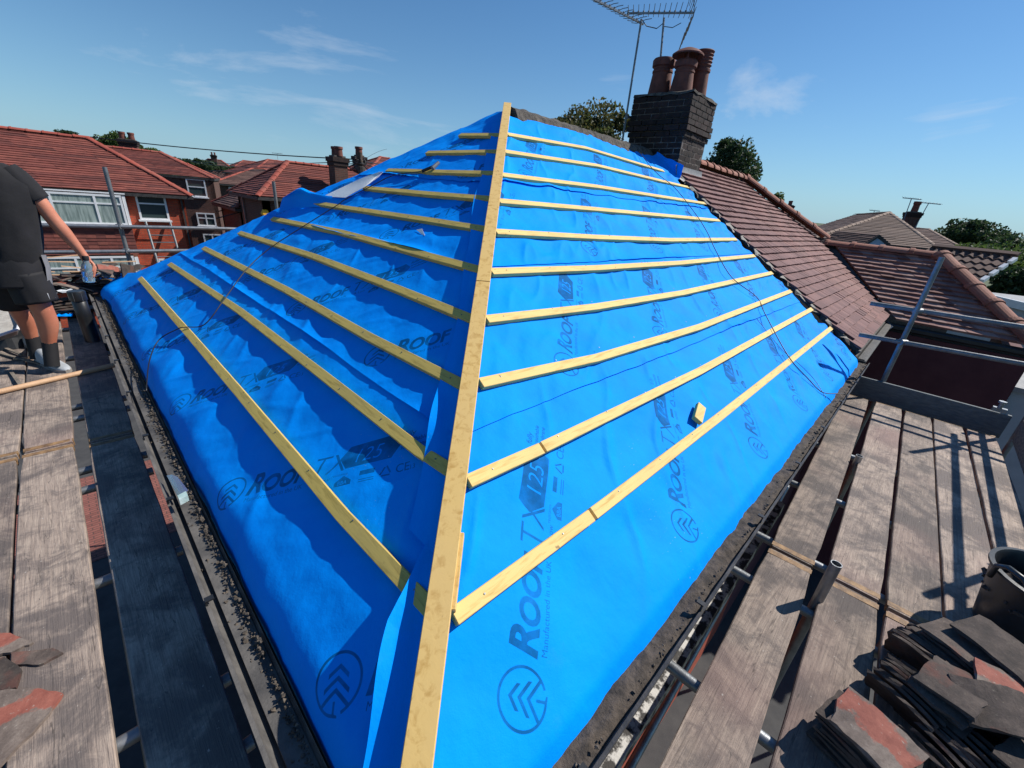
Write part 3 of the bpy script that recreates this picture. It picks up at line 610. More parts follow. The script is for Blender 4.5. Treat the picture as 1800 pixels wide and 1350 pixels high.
for row in range(17):
    z = 1.60 + row * .075 + .0375; off = 0.0
    if 2.36 < z < 2.60: off = .045 if z > 2.43 else .022
    elif z >= 2.60: off = .024
    x0, x1, y0, y1 = CX0 - off, CX1 + off, CY0 - off, CY1 + off
    for side in range(4):
        L = (y1 - y0) if side in (0, 2) else (x1 - x0); nb = 4; sh = .5 if row % 2 else 0.0
        cuts = sorted({0.0, 1.0} | {min(1, max(0, (k + sh) / nb)) for k in range(nb + 1)})
        for a0, a1 in zip(cuts, cuts[1:]):
            bl = (a1 - a0) * L - .015
            if bl < .05: continue
            cpos = (a0 + a1) / 2 * L
            if side == 0: p = (x0 + .05, y0 + cpos, z); rz = math.pi / 2
            elif side == 1: p = (x0 + cpos, y0 + .05, z); rz = 0
            elif side == 2: p = (x1 - .05, y0 + cpos, z); rz = math.pi / 2
            else: p = (x0 + cpos, y1 - .05, z); rz = 0
            link('brick', brick(bl, .10 - .004 * (side % 2), random.randint(0, 3)), None, chim, mw=Matrix.Translation(p) @ Matrix.Rotation(rz + random.uniform(-.012, .012), 4, 'Z'))
b = MB(); N = 14; P = []
for i, (e, z) in enumerate(((.03, 2.872), (.02, 2.905), (-.10, 2.94), (-.30, 2.955))):
    ring = []
    for k in range(32):
        t = k / 32 * 4; sd, fr = int(t), t % 1
        x = [CX0 - e + fr * (CX1 - CX0 + 2 * e), CX1 + e, CX1 + e - fr * (CX1 - CX0 + 2 * e), CX0 - e][sd]; y = [CY0 - e, CY0 - e + fr * (CY1 - CY0 + 2 * e), CY1 + e, CY1 + e - fr * (CY1 - CY0 + 2 * e)][sd]
        ring.append((x + random.uniform(-.015, .015), y + random.uniform(-.015, .015), z + random.uniform(-.012, .012)))
    P.append(ring + [ring[0]])
link('mortar_cap', grid_mesh('mortar_cap', np.array(P)), M['dark_mortar'], chim)
def pot(x, y, z0, h, r, kind, tilt=0.0):
    b = MB()
    if kind == 'roll': pr = [(r * 1.22, 0), (r, h * .62), (r * 1.06, h * .64), (r * 1.06, h * .69), (r * .98, h * .71), (r * .98, h * .77), (r * 1.16, h * .80), (r * 1.18, h * .96), (r * 1.08, h), (r * .88, h), (r * .85, h * .8), (r * .8, .1)]
    else:
        pr = [(r * 1.18, 0), (r * .94, h * .55), (r * 1.05, h * .57), (r * 1.05, h * .62), (r * .92, h * .64)]
        for k in range(4): pr += [(r * .95, h * (.68 + k * .07)), (r * 1.06, h * (.70 + k * .07)), (r * .95, h * (.725 + k * .07))]
        pr += [(r * 1.08, h * .98), (r * 1.0, h), (r * .82, h), (r * .8, h * .6), (r * .78, .1)]
    b.lathe((0, 0, 0), pr, 26)
    return b.build('chimney_pot', M['pot'], chim, smooth='auto', mw=Matrix.Translation((x, y, z0)) @ Matrix.Rotation(tilt, 4, 'X'))
pot(6.55, 3.40, 2.93, .475, .140, 'roll', -.02); pot(6.50, 3.03, 2.93, .40, .132, 'roll', .0); pot(6.84, 2.95, 2.92, .60, .125, 'vent', .0)
b = MB(); b.lathe((6.50, 3.03, 3.395), [(.0, .085), (.07, .08), (.15, .05), (.215, .005), (.215, -.012), (.14, .02), (.0, .04)][::-1], 26)
for k in range(4):
    a = k * 1.57 + .5; b.bar((6.50 + .14 * math.cos(a), 3.03 + .14 * math.sin(a), 3.29), (6.50 + .14 * math.cos(a), 3.03 + .14 * math.sin(a), 3.43), (.010 * math.sin(a), -.010 * math.cos(a), 0), (.004 * math.cos(a), .004 * math.sin(a), 0))
for k in range(18):
    a = k / 18 * 6.283; b.tube([(6.50 + .135 * math.cos(a), 3.03 + .135 * math.sin(a), 3.31), (6.50 + .135 * math.cos(a), 3.03 + .135 * math.sin(a), 3.42)], .0016, 4)
b.build('chimney_cowl', M['pot'], chim, smooth='auto')
# lead apron and the membrane dressed up the stack
b = MB(); lead = []
for i in range(14):
    f = i / 13; lead.append([Rp(6.18 + .95 * f, CY0 / CP - .04 - .14 + .02 * math.sin(i * 2.1), .050 + .012 * math.sin(i * 1.7)), Rp(6.18 + .95 * f, CY0 / CP - .035, .035), (6.18 + .95 * f, CY0 - .012, 1.84 + .10), (6.18 + .95 * f, CY0 - .010, 1.98)])
link('lead_flashing', grid_mesh('lead_flashing', np.array([[tuple(q) for q in r] for r in lead])), M['lead'], chim, smooth=True)
up = []
for i in range(40):
    f = i / 39; y = 2.60 + .46 * f; e = .5 * math.sin(f * 7.0) + .3 * math.sin(f * 15 + 1)
    z0 = min(y, HY) * math.tan(PT); row = []
    for j in range(14):
        g = j / 13
        if g < .55: x = 5.86 + .34 * g / .55; z = z0 + .012 + .030 * math.sin(g / .55 * 3.14) * (1 + e) * .5 + .05 * max(0, g - .40) / .15
        else: x = 6.20 + .022 * (g - .55) / .45 + .008 * e; z = z0 + .062 + (g - .55) / .45 * (.16 - .13 * f + .02 * e)
        row.append((x, y + .01 * e, z))
    up.append(row)
link('membrane_upstand', grid_mesh('membrane_upstand', np.array(up)[:, ::-1], np.full((40, 14, 2), 5.0)), M['membrane'], house, smooth=True)

# loose corner of membrane lifted at the far hip, with its white underside showing
def flap(uvs, mat, name, off):
    """control rows of (u, v, height above the left roof plane)"""
    P = np.array([[tuple(onL(u, v, h)) for u, v, h in r] for r in uvs]); n, m, _ = P.shape
    def up1(A, k):                                        # smooth along axis 0
        n = A.shape[0]; t = np.linspace(0, n - 1, (n - 1) * k + 1); out = []
        for q in t:
            i = min(int(q), n - 2); f = q - i; p0, p1, p2, p3 = A[max(i - 1, 0)], A[i], A[i + 1], A[min(i + 2, n - 1)]
            out.append(.5 * (2 * p1 + (p2 - p0) * f + (2 * p0 - 5 * p1 + 4 * p2 - p3) * f * f + (3 * p1 - p0 - 3 * p2 + p3) * f ** 3))
        return np.array(out)
    G = up1(P, 8); G = up1(G.transpose(1, 0, 2), 8).transpose(1, 0, 2)
    uv = np.zeros(G.shape[:2] + (2,)); uv[..., 1] = 5.0
    link(name, grid_mesh(name, G, uv), M[mat], house, smooth=True)
flap([[(490, 374, .01), (496, 350, .06), (503, 344, .10), (512, 338, .10)], [(530, 366, .01), (522, 345, .09), (524, 334, .16), (528, 330, .16)], [(580, 362, .012), (556, 350, .06), (548, 340, .10), (545, 336, .11)], [(625, 350, .012), (600, 350, .03), (585, 345, .05), (570, 344, .06)], [(660, 330, .012), (640, 340, .02), (620, 344, .02), (606, 347, .03)]], 'membrane', 'membrane_flap', 0)
flap([[(568, 345, .05), (600, 347, .05), (608, 347, .05)], [(608, 326, .06), (635, 330, .06), (640, 329, .05)], [(638, 312, .08), (655, 314, .07), (663, 313, .05)], [(667, 302, .09), (671, 302, .08), (674, 302, .05)]], 'membrane_under', 'membrane_underside', 0)

# ------------------------------------------------------------------ roof building blocks
def courses(mb, e0, e1, r0, r1, rows, th=.03, jag=.006, seg=1.2):
    """overlapping tile courses on the slope e0 e1 (eave, left to right) to r0 r1 (top)"""
    e0, e1, r0, r1 = map(Vector, (e0, e1, r0, r1)); n = (e1 - e0).cross(r0 - e0).normalized()
    if n.length < .5: n = (e1 - e0).cross(r1 - e0).normalized()
    if n.z < 0: n = -n
    for i in range(rows):
        f0, f1 = i / rows, (i + 1.25) / rows; a0, a1 = e0.lerp(r0, f0), e1.lerp(r1, f0); b0, b1 = e0.lerp(r0, min(f1, 1)), e1.lerp(r1, min(f1, 1))
        k = max(1, int((a1 - a0).length / seg))
        for j in range(k):
            g0, g1 = j / k, (j + 1) / k; t = th + random.uniform(-jag, jag); dn = (a0 - b0) * random.uniform(-.03, .03)
            p0, p1, q0, q1 = a0.lerp(a1, g0) + dn, a0.lerp(a1, g1) + dn, b0.lerp(b1, g0), b0.lerp(b1, g1)
            mb.add([p0, p1, p1 + n * t, p0 + n * t, q1 + n * .004, q0 + n * .004], [(0, 1, 2, 3), (3, 2, 4, 5), (1, 4, 2), (0, 3, 5)])
def ridge_tile_mesh(name, L, r, mat, rise=1.0, seed=0):
    rg = random.Random(seed); P = []
    for x, k in ((-.01, 1.10), (L * .10, 1.13), (L * .13, 1.12), (L * .135, .97), (L * .9, .94), (L, .90)):
        P.append([(x, r * k * math.cos(a) * 1.15, r * k * math.sin(a) * rise) for a in np.linspace(0, math.pi, 11)])
    me = grid_mesh(name, np.array(P)[::-1]); me.materials.append(mat); b = MB(); return me
RTC = {}
def ridge_run(parent, p0, p1, L, r, mat, rise=.8, name='ridge_tile', lift=.0):
    p0, p1 = Vector(p0), Vector(p1); d = (p1 - p0); n = max(1, round(d.length / L)); step = d.length / n; key = (round(step, 3), r, mat)
    if key not in RTC:
        me = ridge_tile_mesh(name, step * 1.04, r, M[mat], rise); RTC[key] = me
    X = d.normalized(); Yv = Vector((0, 0, 1)).cross(X).normalized(); Zv = X.cross(Yv)
    for i in range(n):
        o = p0 + X * step * i + Zv * (lift + random.uniform(-.008, .010)); R = Matrix((X, Yv, Zv)).transposed().to_4x4(); R = Matrix.Translation(o) @ R @ Matrix.Rotation(random.uniform(-.02, .02), 4, 'Y')
        link(name, RTC[key], None, parent, mw=R)

# ------------------------------------------------------------------ the neighbour's half and its front wing
nb = thing('neighbour_house', 'adjoining house with pinkish brown tiled main roof and hipped front wing beyond the scaffold', 'house', (9, 3, GZ))
tw, gauge = .168, .1305
tb = MB(); tb.add([(-tw / 2 + .002, 0, .004), (tw / 2 - .002, 0, .004), (tw / 2 - .002, .22, -.010), (-tw / 2 + .002, .22, -.010), (-tw / 2 + .002, 0, .036), (tw / 2 - .002, 0, .036), (tw / 2 - .002, .22, .003), (-tw / 2 + .002, .22, .003), (0, 0, .037), (0, 0, .008)],
    [(0, 3, 2, 1), (0, 9, 8, 4), (9, 1, 5, 8), (4, 8, 5, 6, 7), (1, 2, 6, 5), (2, 3, 7, 6), (3, 0, 4, 7)])
tmesh = tb.mesh('roof_tile'); tmesh.materials.append(M['tile'])
tmass = MB(); cnt = 0
def xr_lim(s):
    y = s * CP
    return 9.90 + (y + .12) * .985 if y < 1.45 else 11.40 - (y - 1.45) * .92
RXF = Matrix.Rotation(PT, 4, 'X')
tiles = []
for r in range(29):
    s = -.13 + r * gauge; n = int((xr_lim(s + .08) - 6.30) / tw) + 1
    for c in range(n):
        x = 6.36 + (c + (.5 if r % 2 else 0)) * tw
        if x > xr_lim(s + .1) + .02: continue
        tiles.append((x, s, r, c))
def sagN(x, s): return .055 + .018 * float(vnoise(x * .8, s * .6, 71)) - .03 * math.sin(min(1, max(0, s / 3.7)) * math.pi)
tiles.sort(key=lambda t: (Rp(t[0], t[1]) - Vector(CAM)).length)
for i, (x, s, r, c) in enumerate(tiles):
    mw = Matrix.Translation(Rp(x, s + random.uniform(-.004, .004), sagN(x, s))) @ RXF @ Matrix.Rotation(random.uniform(-.02, .02), 4, 'Z') @ Matrix.Rotation(-.050 + random.uniform(-.016, .016), 4, 'X') @ Matrix.Rotation(random.uniform(-.03, .03), 4, 'Y')
    if i < 298: link('roof_tile', tmesh, None, nb, mw=mw)
    else: tmass.add([mw @ v.co for v in tmesh.vertices], [tuple(p.vertices) for p in tmesh.polygons])
tmass.build('roof_tiles', M['tile_mass'], nb, kind='stuff')
b = MB(); b.add([Rp(6.34, -.12, .018), Rp(9.95, -.12, .018), Rp(11.35, 1.62, .01), Rp(10.0, 3.75, .01), Rp(6.34, 3.75, .01)], [(0, 1, 2, 3, 4)]); b.build('roof_underlay', M['fascia'], nb)
# verge undercloak: ragged edge of mortar and slips, side shade put into its dark colour
P = []
for i in range(80):
    s = -.16 + i * .049; e = random.uniform(-.012, .012) + (.012 if i % 3 else -.01)
    P.append([Rp(6.25 + e * 1.6, s, .010), Rp(6.245 + e, s, .035 + e), Rp(6.285 + e, s, sagN(6.3, s) + .004), Rp(6.40, s, .05)])
link('verge_mortar', grid_mesh('verge_mortar', np.array([[tuple(q) for q in r] for r in P])[::-1]), M['fascia'], nb)
ridge_run(nb, (7.06, HY - .10, 2.15), (9.92, HY - .22, 2.12), .30, .11, 'ridge', .85)
ridge_run(nb, (9.92, HY - .22, 2.12), (11.28, 1.46, 1.12), .42, .115, 'ridge', .9)
b = MB(); b.add([(9.9, HY, 2.15), (11.3, 1.45, 1.05), (13, 3, .3), (13.5, 6, -.1), (7, 6.4, 0), (7.1, HY, 2.15)], [(0, 5, 4, 3, 2, 1)]); b.build('rear_roof', M['dark_roof'], nb)
# wing: slope facing this way, hip end, ridge
WX, RX, WY = 9.74, 11.25, -1.92
wm = MB(); rows = 16
e0, e1, t0, t1 = Vector((WX, -.10, -.06)), Vector((WX, WY, -.06)), Vector((RX, 1.42, 1.03)), Vector((RX, -.42, 1.03)); vy = Vector((0, -.17, 0))
courses(wm, e1, e0 + vy, t1, t0 + vy, rows, .046, .006, .17); wm.build('wing_roof_tiles', M['wing_tile'], nb, kind='stuff')
wm = MB(); courses(wm, (RX + 1.5, WY, -.06), (WX, WY, -.06), (RX, -.42, 1.03), (RX, -.42, 1.03), rows, .026, .004, .4); courses(wm, (RX + 1.5, 1.4, -.06), (RX + 1.5, WY, -.06), (RX, 1.42, 1.03), (RX, -.42, 1.03), rows, .026, .004, .5); wm.build('wing_back_tiles', M['wing_tile'], nb, kind='stuff')
ridge_run(nb, (RX, 1.42, 1.02), (RX, -.46, 1.02), .46, .125, 'ridge', .8)
ridge_run(nb, (RX - .02, -.44, 1.03), (WX + .0, WY + .02, -.02), .47, .13, 'ridge', .85)
# valley trough
b = MB(); vd = (t0 - e0).normalized(); vs = Vector((1, -1, 0)).normalized(); b.add([e0 - vs * .10 + Vector((0, 0, .04)), e0 + Vector((0, 0, -.01)), e0 + vs * .10 + Vector((0, 0, .05)), t0 - vs * .10 + Vector((0, 0, .04)), t0 + Vector((0, 0, -.01)), t0 + vs * .1 + Vector((0, 0, .05))], [(0, 1, 4, 3), (1, 2, 5, 4)]); b.build('valley_trough', M['fascia'], nb)
b = MB(); b.box((WX - .02, -1.0, -.17), (.10, 2.0, .09)); b.build('gutter', M['black_plastic'], nb, bevel=.02)
b = MB(); b.box((WX + .045, -1.0, -.20), (.022, 1.98, .17)); b.build('fascia', M['fascia'], nb)
b = MB(); b.box((WX + .17, -1.0, -.27), (.26, 1.98, .02)); b.build('soffit', M['fascia'], nb)
uvwall('wall', (9.98, .12), (9.98, -1.98), GZ, -.26, 'maroon', nb, -.25); uvwall('wall', (6.3, .12), (9.98, .12), GZ, -.22, 'maroon', nb)
uvwall('wall', (9.98, -1.98), (12.5, -1.98), GZ, -.26, 'maroon', nb, .25)
b = MB(); b.box((8.05, -.20, -.165), (3.5, .105, .07)); b.build('gutter', M['gutter'], nb, bevel=.02)
b = MB(); b.box((8.05, -.14, -.19), (3.5, .02, .16)); b.build('fascia', M['fascia'], nb)
b = MB(); b.tube([(9.72, -.16, -.10), (9.66, -.22, -.13), (9.60, -.27, -.16), (9.55, -.24, -.20)], .012, 8); b.build('gutter_clip', M['steel'], nb)
t_ = thing('rendered_extension', 'pale grey rendered wall beyond the maroon wing, at the right edge of the photo', 'extension', (10.6, -2.4, GZ))
b = MB(); b.box((10.75, -2.58, -3.12), (1.4, 1.1, 4.56)); b.build('wall', M['render_grey'], t_)
b = MB(); b.box((10.75, -2.58, -.80), (1.55, 1.2, .08)); b.build('flat_roof', M['lead'], t_)

# ------------------------------------------------------------------ scaffold
scaf = thing('scaffold', 'tube and board scaffold wrapped round both eaves of the blue roof', 'scaffold', (-.6, -.8, GZ))
ZD = -.42
KB = (1.293 - ZD) / (1.293 + .32)
def kx(x): return -.329 + (x + .329) * KB
def ky(y): return -.499 + (y + .499) * KB
def board(p0, p1, wd, th, mat, seed, band=True):
    rg = random.Random(seed); p0, p1 = Vector(p0), Vector(p1); d = (p1 - p0).normalized(); sd = Vector((d.y, -d.x, 0)); n = 16; L = (p1 - p0).length; P = []
    tw_ = rg.uniform(-.004, .004)
    b = MB(); ring = []
    for i in range(n + 1):
        c = p0 + d * (L * i / n); e = wd / 2
        cup = rg.uniform(-.0015, .0015); j0, j1 = rg.uniform(-.002, .002), rg.uniform(-.002, .002)
        zt = Vector((0, 0, tw_ * (i / n - .5))); ch_ = .004
        if i in (0, n): e -= .010
        prof = [(-e + j0, -ch_), (-e + j0 + ch_, 0), (0, cup), (e + j1 - ch_, 0), (e + j1, -ch_), (e + j1, -th + ch_), (e + j1 - ch_, -th), (-e + j0 + ch_, -th), (-e + j0, -th + ch_)]
        ring.append([c + sd * a + Vector((0, 0, z)) + zt * (a / e) for a, z in prof])
    V_ = [q for r in ring for q in r]; m = 9; F = []
    for i in range(n):
        for k in range(m): F.append((i * m + k, (i + 1) * m + k, (i + 1) * m + (k + 1) % m, i * m + (k + 1) % m))
    F += [tuple(range(m - 1, -1, -1))[::-1], tuple(n * m + k for k in range(m - 1, -1, -1))]
    b.add(V_, F); o = b.build('scaffold_board', M[mat], scaf)
    if band:
        for p, dd in ((p0, d), (p1, -d)):
            bb = MB(); w2 = wd / 2 + .0012 - .006
            bb.bar(p + dd * .012 + Vector((0, 0, -th - .001)), p + dd * .05 + Vector((0, 0, -th - .001)), sd * w2, Vector((0, 0, th + .0026)))
            bb.build('end_band', M['band'], o)
    return o
M['band'] = rough_mat('rusty_end_band', (.13, .075, .04), (.34, .20, .09), .7, 26)
def yb(y, x): return ky(y) - .036 * (5.73 - x)
RBW = [(-.342, .212), (-.612, .222), (-.846, .205), (-1.068, .218), (-1.298, .20)]
for i, (y, wd) in enumerate(RBW):
    z = ZD + (.0, .004, .0, .003, .0)[i]
    j = kx(2.03); wd *= KB
    board((5.71, yb(y, 5.71), z), (j + .012, yb(y, j), z), wd, .038, 'board_x', 10 + i, True)
    board((j - .016, yb(y, j), z), (-1.6, yb(y, -1.6), z - .002), wd, .038, 'board_x', 20 + i, True)
LBX = [(-.40, .222), (-.680, .222), (-.918, .228), (-1.16, .22)]
for i, (x, wd) in enumerate(LBX):
    z = ZD + (.0, .004, .0, .002)[i]; j = ky(2.95 + (-.06 if i == 0 else 0)); x = kx(x); wd *= KB
    board((x, j + .010, z), (x + .012, 7.25, z), wd, .038, 'board_y', 30 + i); board((x, -1.05 if i else -.08, z - .002), (x - .004, j - .014, z), wd, .038, 'board_y', 40 + i)
TR = .0245
def tube(name, p0, p1, mat='steel', open_=True):
    b = MB(); b.pipe(p0, p1, TR); return b.build(name, M[mat], scaf, smooth='auto')
def coupler(p, ax=(0, 0, 1), mat='steel_dark'):
    p = Vector(p); b = MB(); b.lathe(p, [(.030, -.03), (.036, -.022), (.036, .022), (.030, .03)], 12, ax)
    q = Vector(ax).orthogonal().normalized(); b.lathe(p + q * .030, [(.010, 0), (.010, .03), (.006, .03), (.006, .05)], 8, q); b.lathe(p - q * .02, [(.032, -.03), (.032, .03)], 10, Vector(ax).cross(q)); b.build('coupler', M[mat], scaf, smooth='auto')
zt = ZD - .038 - TR - .002
# transoms under the right boards, ends poking towards the gutter
for u, v in ((1415, 772), (1372, 838), (1308, 925), (1275, 990), (1172, 1162)):
    p = onz(u, v, zt + .012); tube('transom', (p.x, p.y + .015, zt), (p.x + .03, -1.62, zt))
for x in (.2, -.5): tube('transom', (x, -.27, zt), (x, -1.62, zt))
for y in (.62, .90, 1.75, 2.62, 2.86, 3.70, 3.93, 5.2, 6.3): tube('transom', (-.262, y, zt), (-1.45, y, zt))
zl = zt - 2 * TR - .001
tube('ledger', (6.2, -.66, zl), (-1.6, -.93, zl)); tube('ledger', (6.2, -1.47, zl), (-1.6, -1.60, zl)); tube('ledger', (-.50, 7.6, zl), (-.52, -1.6, zl)); tube('ledger', (-1.36, 7.6, zl), (-1.36, -1.6, zl))
# bright ledger visible in the slot beside the wall
tube('ledger', (5.2, -.10, -1.5), (-.2, -.27, -1.5))
for x, y in ((5.62, -.485), (5.62, -1.49), (3.42, -1.50), (1.2, -1.55), (-1.36, -1.5), (-1.36, 3.2)):
    pass
def standard(x, y, z1, z0=GZ + .02): tube('standard', (x, y, z0), (x, y, z1), 'steel_dark')  # darker steel: shade on these tubes is put into the colour
XE = 5.90
q0, q1 = onx(1655, 452, XE), onx(1557, 660, XE)
standard(XE, q1.y, q0.z); standard(XE, -1.60, 1.15); standard(3.55, -1.60, .80); standard(1.15, -1.68, -.52)
# short stub of a standard between the first and second boards
st = onz(1437, 1055, ZD); tube('standard', (st.x + .005, st.y, GZ + .02), (st.x + .005, st.y, ZD + .245))
st2 = onz(1506, 812, ZD); tube('standard', (st2.x, st2.y, GZ + .02), (st2.x, st2.y, ZD + .06))
standard(.235, 7.3, 1.25); standard(2.185, 7.3, 1.26); standard(-1.36, 7.34, 1.2); standard(-1.36, 3.0, -.48)
# guard rails
def rail_end(x, a, c):
    p, q = onx(*a, x), onx(*c, x); d = (q - p) / (q.y - p.y); e = q + d * (-2.05 - q.y); tube('guard_rail', p, e, 'steel_dark'); return p + d * (q1.y - p.y)  # end rails take the dark steel too, as painted shade
r0 = rail_end(XE - .05, (1510, 588), (1800, 640)); r1 = rail_end(XE + .05, (1530, 533), (1800, 575))
tube('guard_rail', (3.2, -1.645, .62), (6.3, -1.63, .62)); tube('guard_rail', (3.3, -1.645, .18), (6.3, -1.63, .18))
tube('guard_rail', (-1.6, 7.25, .555), (1.66, 7.25, .548)); tube('guard_rail', (-1.6, 7.25, .238), (1.12, 7.25, .240))
for p in ((XE - .03, q1.y, r0.z), (XE + .03, q1.y, r1.z), (.235, 7.275, .552), (.235, 7.275, .240), (XE, -1.62, .62), (3.55, -1.62, .18), (3.55, -1.62, .62)): coupler(p)
# toe boards
q = [onx(u, v, XE - .04) for u, v in ((1490, 655), (1775, 715), (1480, 690), (1745, 765))]
b = MB(); b.bar((XE - .04, q[0].y, q[2].z), (XE - .04, q[1].y - .05, q[3].z - .01), (.019, 0, 0), (0, 0, q[0].z - q[2].z)); b.build('toe_board', M['toe'], scaf, bevel=.004)
b = MB(); b.bar((XE - .10, -1.585, ZD - .005), (3.1, -1.61, ZD - .005), (0, .019, 0), (0, 0, .215)); b.build('toe_board', M['old_timber'], scaf, bevel=.004)
b = MB(); b.lathe((XE - .13, q[1].y + .07, -.16), [(.018, 0), (.018, .05), (.03, .055), (.03, .075)], 10); b.box((XE - .10, q[1].y + .06, -.18), (.05, .10, .04)); b.build('toe_board_clip', M['steel'], scaf)

# ------------------------------------------------------------------ houses beyond
def frame_of(K, az):
    a = rad(az); t = Vector((math.cos(a), math.sin(a), 0)); n = Vector((-math.sin(a), math.cos(a), 0)); K = Vector(K)
    return lambda p, q, z: K + t * p + n * q + Vector((0, 0, z - K.z))
def wall4(Fn, p0, p1, q0, q1, z0, z1, mat, parent):
    c = [Fn(p0, q0, 0), Fn(p1, q0, 0), Fn(p1, q1, 0), Fn(p0, q1, 0)]
    for i in range(4): uvwall('wall', (c[i].x, c[i].y), (c[(i + 1) % 4].x, c[(i + 1) % 4].y), z0, z1, mat, parent, .24)
def hip_roof(Fn, p0, p1, q0, q1, ez, rise, mat, parent, rows, hl=True, hr=True, ov=.3, ridge='red_ridge', name='roof', rl=.42, rr=.12):
    p0, p1, q0, q1 = p0 - ov, p1 + ov, q0 - ov, q1 + ov; hd_ = (q1 - q0) / 2; qm = (q0 + q1) / 2
    A, B = p0 + (hd_ if hl else 0), p1 - (hd_ if hr else 0)
    if A > B: A = B = (p0 + p1) / 2
    z1 = ez + rise; m = MB(); e = [Fn(p0, q0, ez), Fn(p1, q0, ez), Fn(p1, q1, ez), Fn(p0, q1, ez)]; a, c = Fn(A, qm, z1), Fn(B, qm, z1)
    courses(m, e[0], e[1], a, c, rows, .035, .008, 1.0); courses(m, e[2], e[3], c, a, rows, .035, .008, 2.0)
    if hr: courses(m, e[1], e[2], c, c, rows, .035, .008, 1.0)
    if hl: courses(m, e[3], e[0], a, a, rows, .035, .008, 1.0)
    if not hl: m.add([e[0], e[3], a], [(0, 1, 2)])
    if not hr: m.add([e[1], c, e[2]], [(0, 1, 2)])
    R = m.build(name, M[mat], parent)
    if (c - a).length > .3: ridge_run(parent, a, c, rl, rr, ridge, .7)
    if hr: ridge_run(parent, c, e[1], rl, rr, ridge, .7); ridge_run(parent, c, e[2], rl * 2, rr, ridge, .7)
    if hl: ridge_run(parent, a, e[0], rl, rr, ridge, .7); ridge_run(parent, a, e[3], rl * 2, rr, ridge, .7)
    b = MB()
    for i, j in ((0, 1), (1, 2), (3, 0)):
        d = (e[j] - e[i]).normalized(); s = d.cross(Vector((0, 0, 1))); b.bar(e[i] - Vector((0, 0, .14)) - s * .02, e[j] - Vector((0, 0, .14)) - s * .02, s * .05, (0, 0, .12))
    b.build('gutter', M['fascia'], parent)
    return R
def window(parent, Fn, p0, p1, z0, z1, cols, q=0.0, top=.30, cur='curtain', sill=True, opening=()):
    """upvc window on the facade plane q: frame mesh, panes and curtain as sub-parts; cols = relative pane widths"""
    b = MB(); fw = .075; nq = Fn(0, -1, 0) - Fn(0, 0, 0); up = Vector((0, 0, 1)); tq = (Fn(1, 0, 0) - Fn(0, 0, 0))
    def rect(a, c, za, zb, o, d): b.bar(Fn(a, q, (za + zb) / 2) + nq * o, Fn(c, q, (za + zb) / 2) + nq * o, up * ((zb - za) / 2), nq * d)
    rect(p0, p1, z0, z0 + fw, .005, .06); rect(p0, p1, z1 - fw, z1, .005, .06)
    tot = sum(cols); x = p0; edges = [p0]
    for c_ in cols: x += (p1 - p0) * c_ / tot; edges.append(x)
    for i, x in enumerate(edges):
        o = fw / 2 if 0 < i < len(edges) - 1 else 0; a, c = (x - o, x + o) if o else ((x, x + fw) if i == 0 else (x - fw, x)); rect(a, c, z0 + fw, z1 - fw, .004, .058)
    zt_ = z1 - (z1 - z0) * top
    if top: rect(p0 + fw, p1 - fw, zt_ - .03, zt_ + .03, .006, .052)
    if sill: rect(p0 - .06, p1 + .06, z0 - .07, z0 - .001, .005, .13)
    W = b.build('window', M['white'], parent)
    for i in range(len(cols)):
        for za, zb in (((z0, zt_), (zt_, z1)) if top else ((z0, z1),)):
            g = MB(); g.add([Fn(edges[i] + .02, q, za) + nq * .03, Fn(edges[i + 1] - .02, q, za) + nq * .03, Fn(edges[i + 1] - .02, q, zb) + nq * .03, Fn(edges[i] + .02, q, zb) + nq * .03], [(0, 1, 2, 3)]); g.build('pane', M['glass_cur' if cur == 'curtain' else 'glass'], W)
    return W
m, t, b = new_mat('curtained_glass', (.30, .38, .36), .05)
t.links.new(ramp(t, noise(t, (5, 5, .5), 3, 3, .5), [(.35, (.16, .21, .20)), (.65, (.36, .43, .40))]), b.inputs['Base Color']); b.inputs['Coat Weight'].default_value = .6; b.inputs['Coat Roughness'].default_value = .03; M['glass_cur'] = m
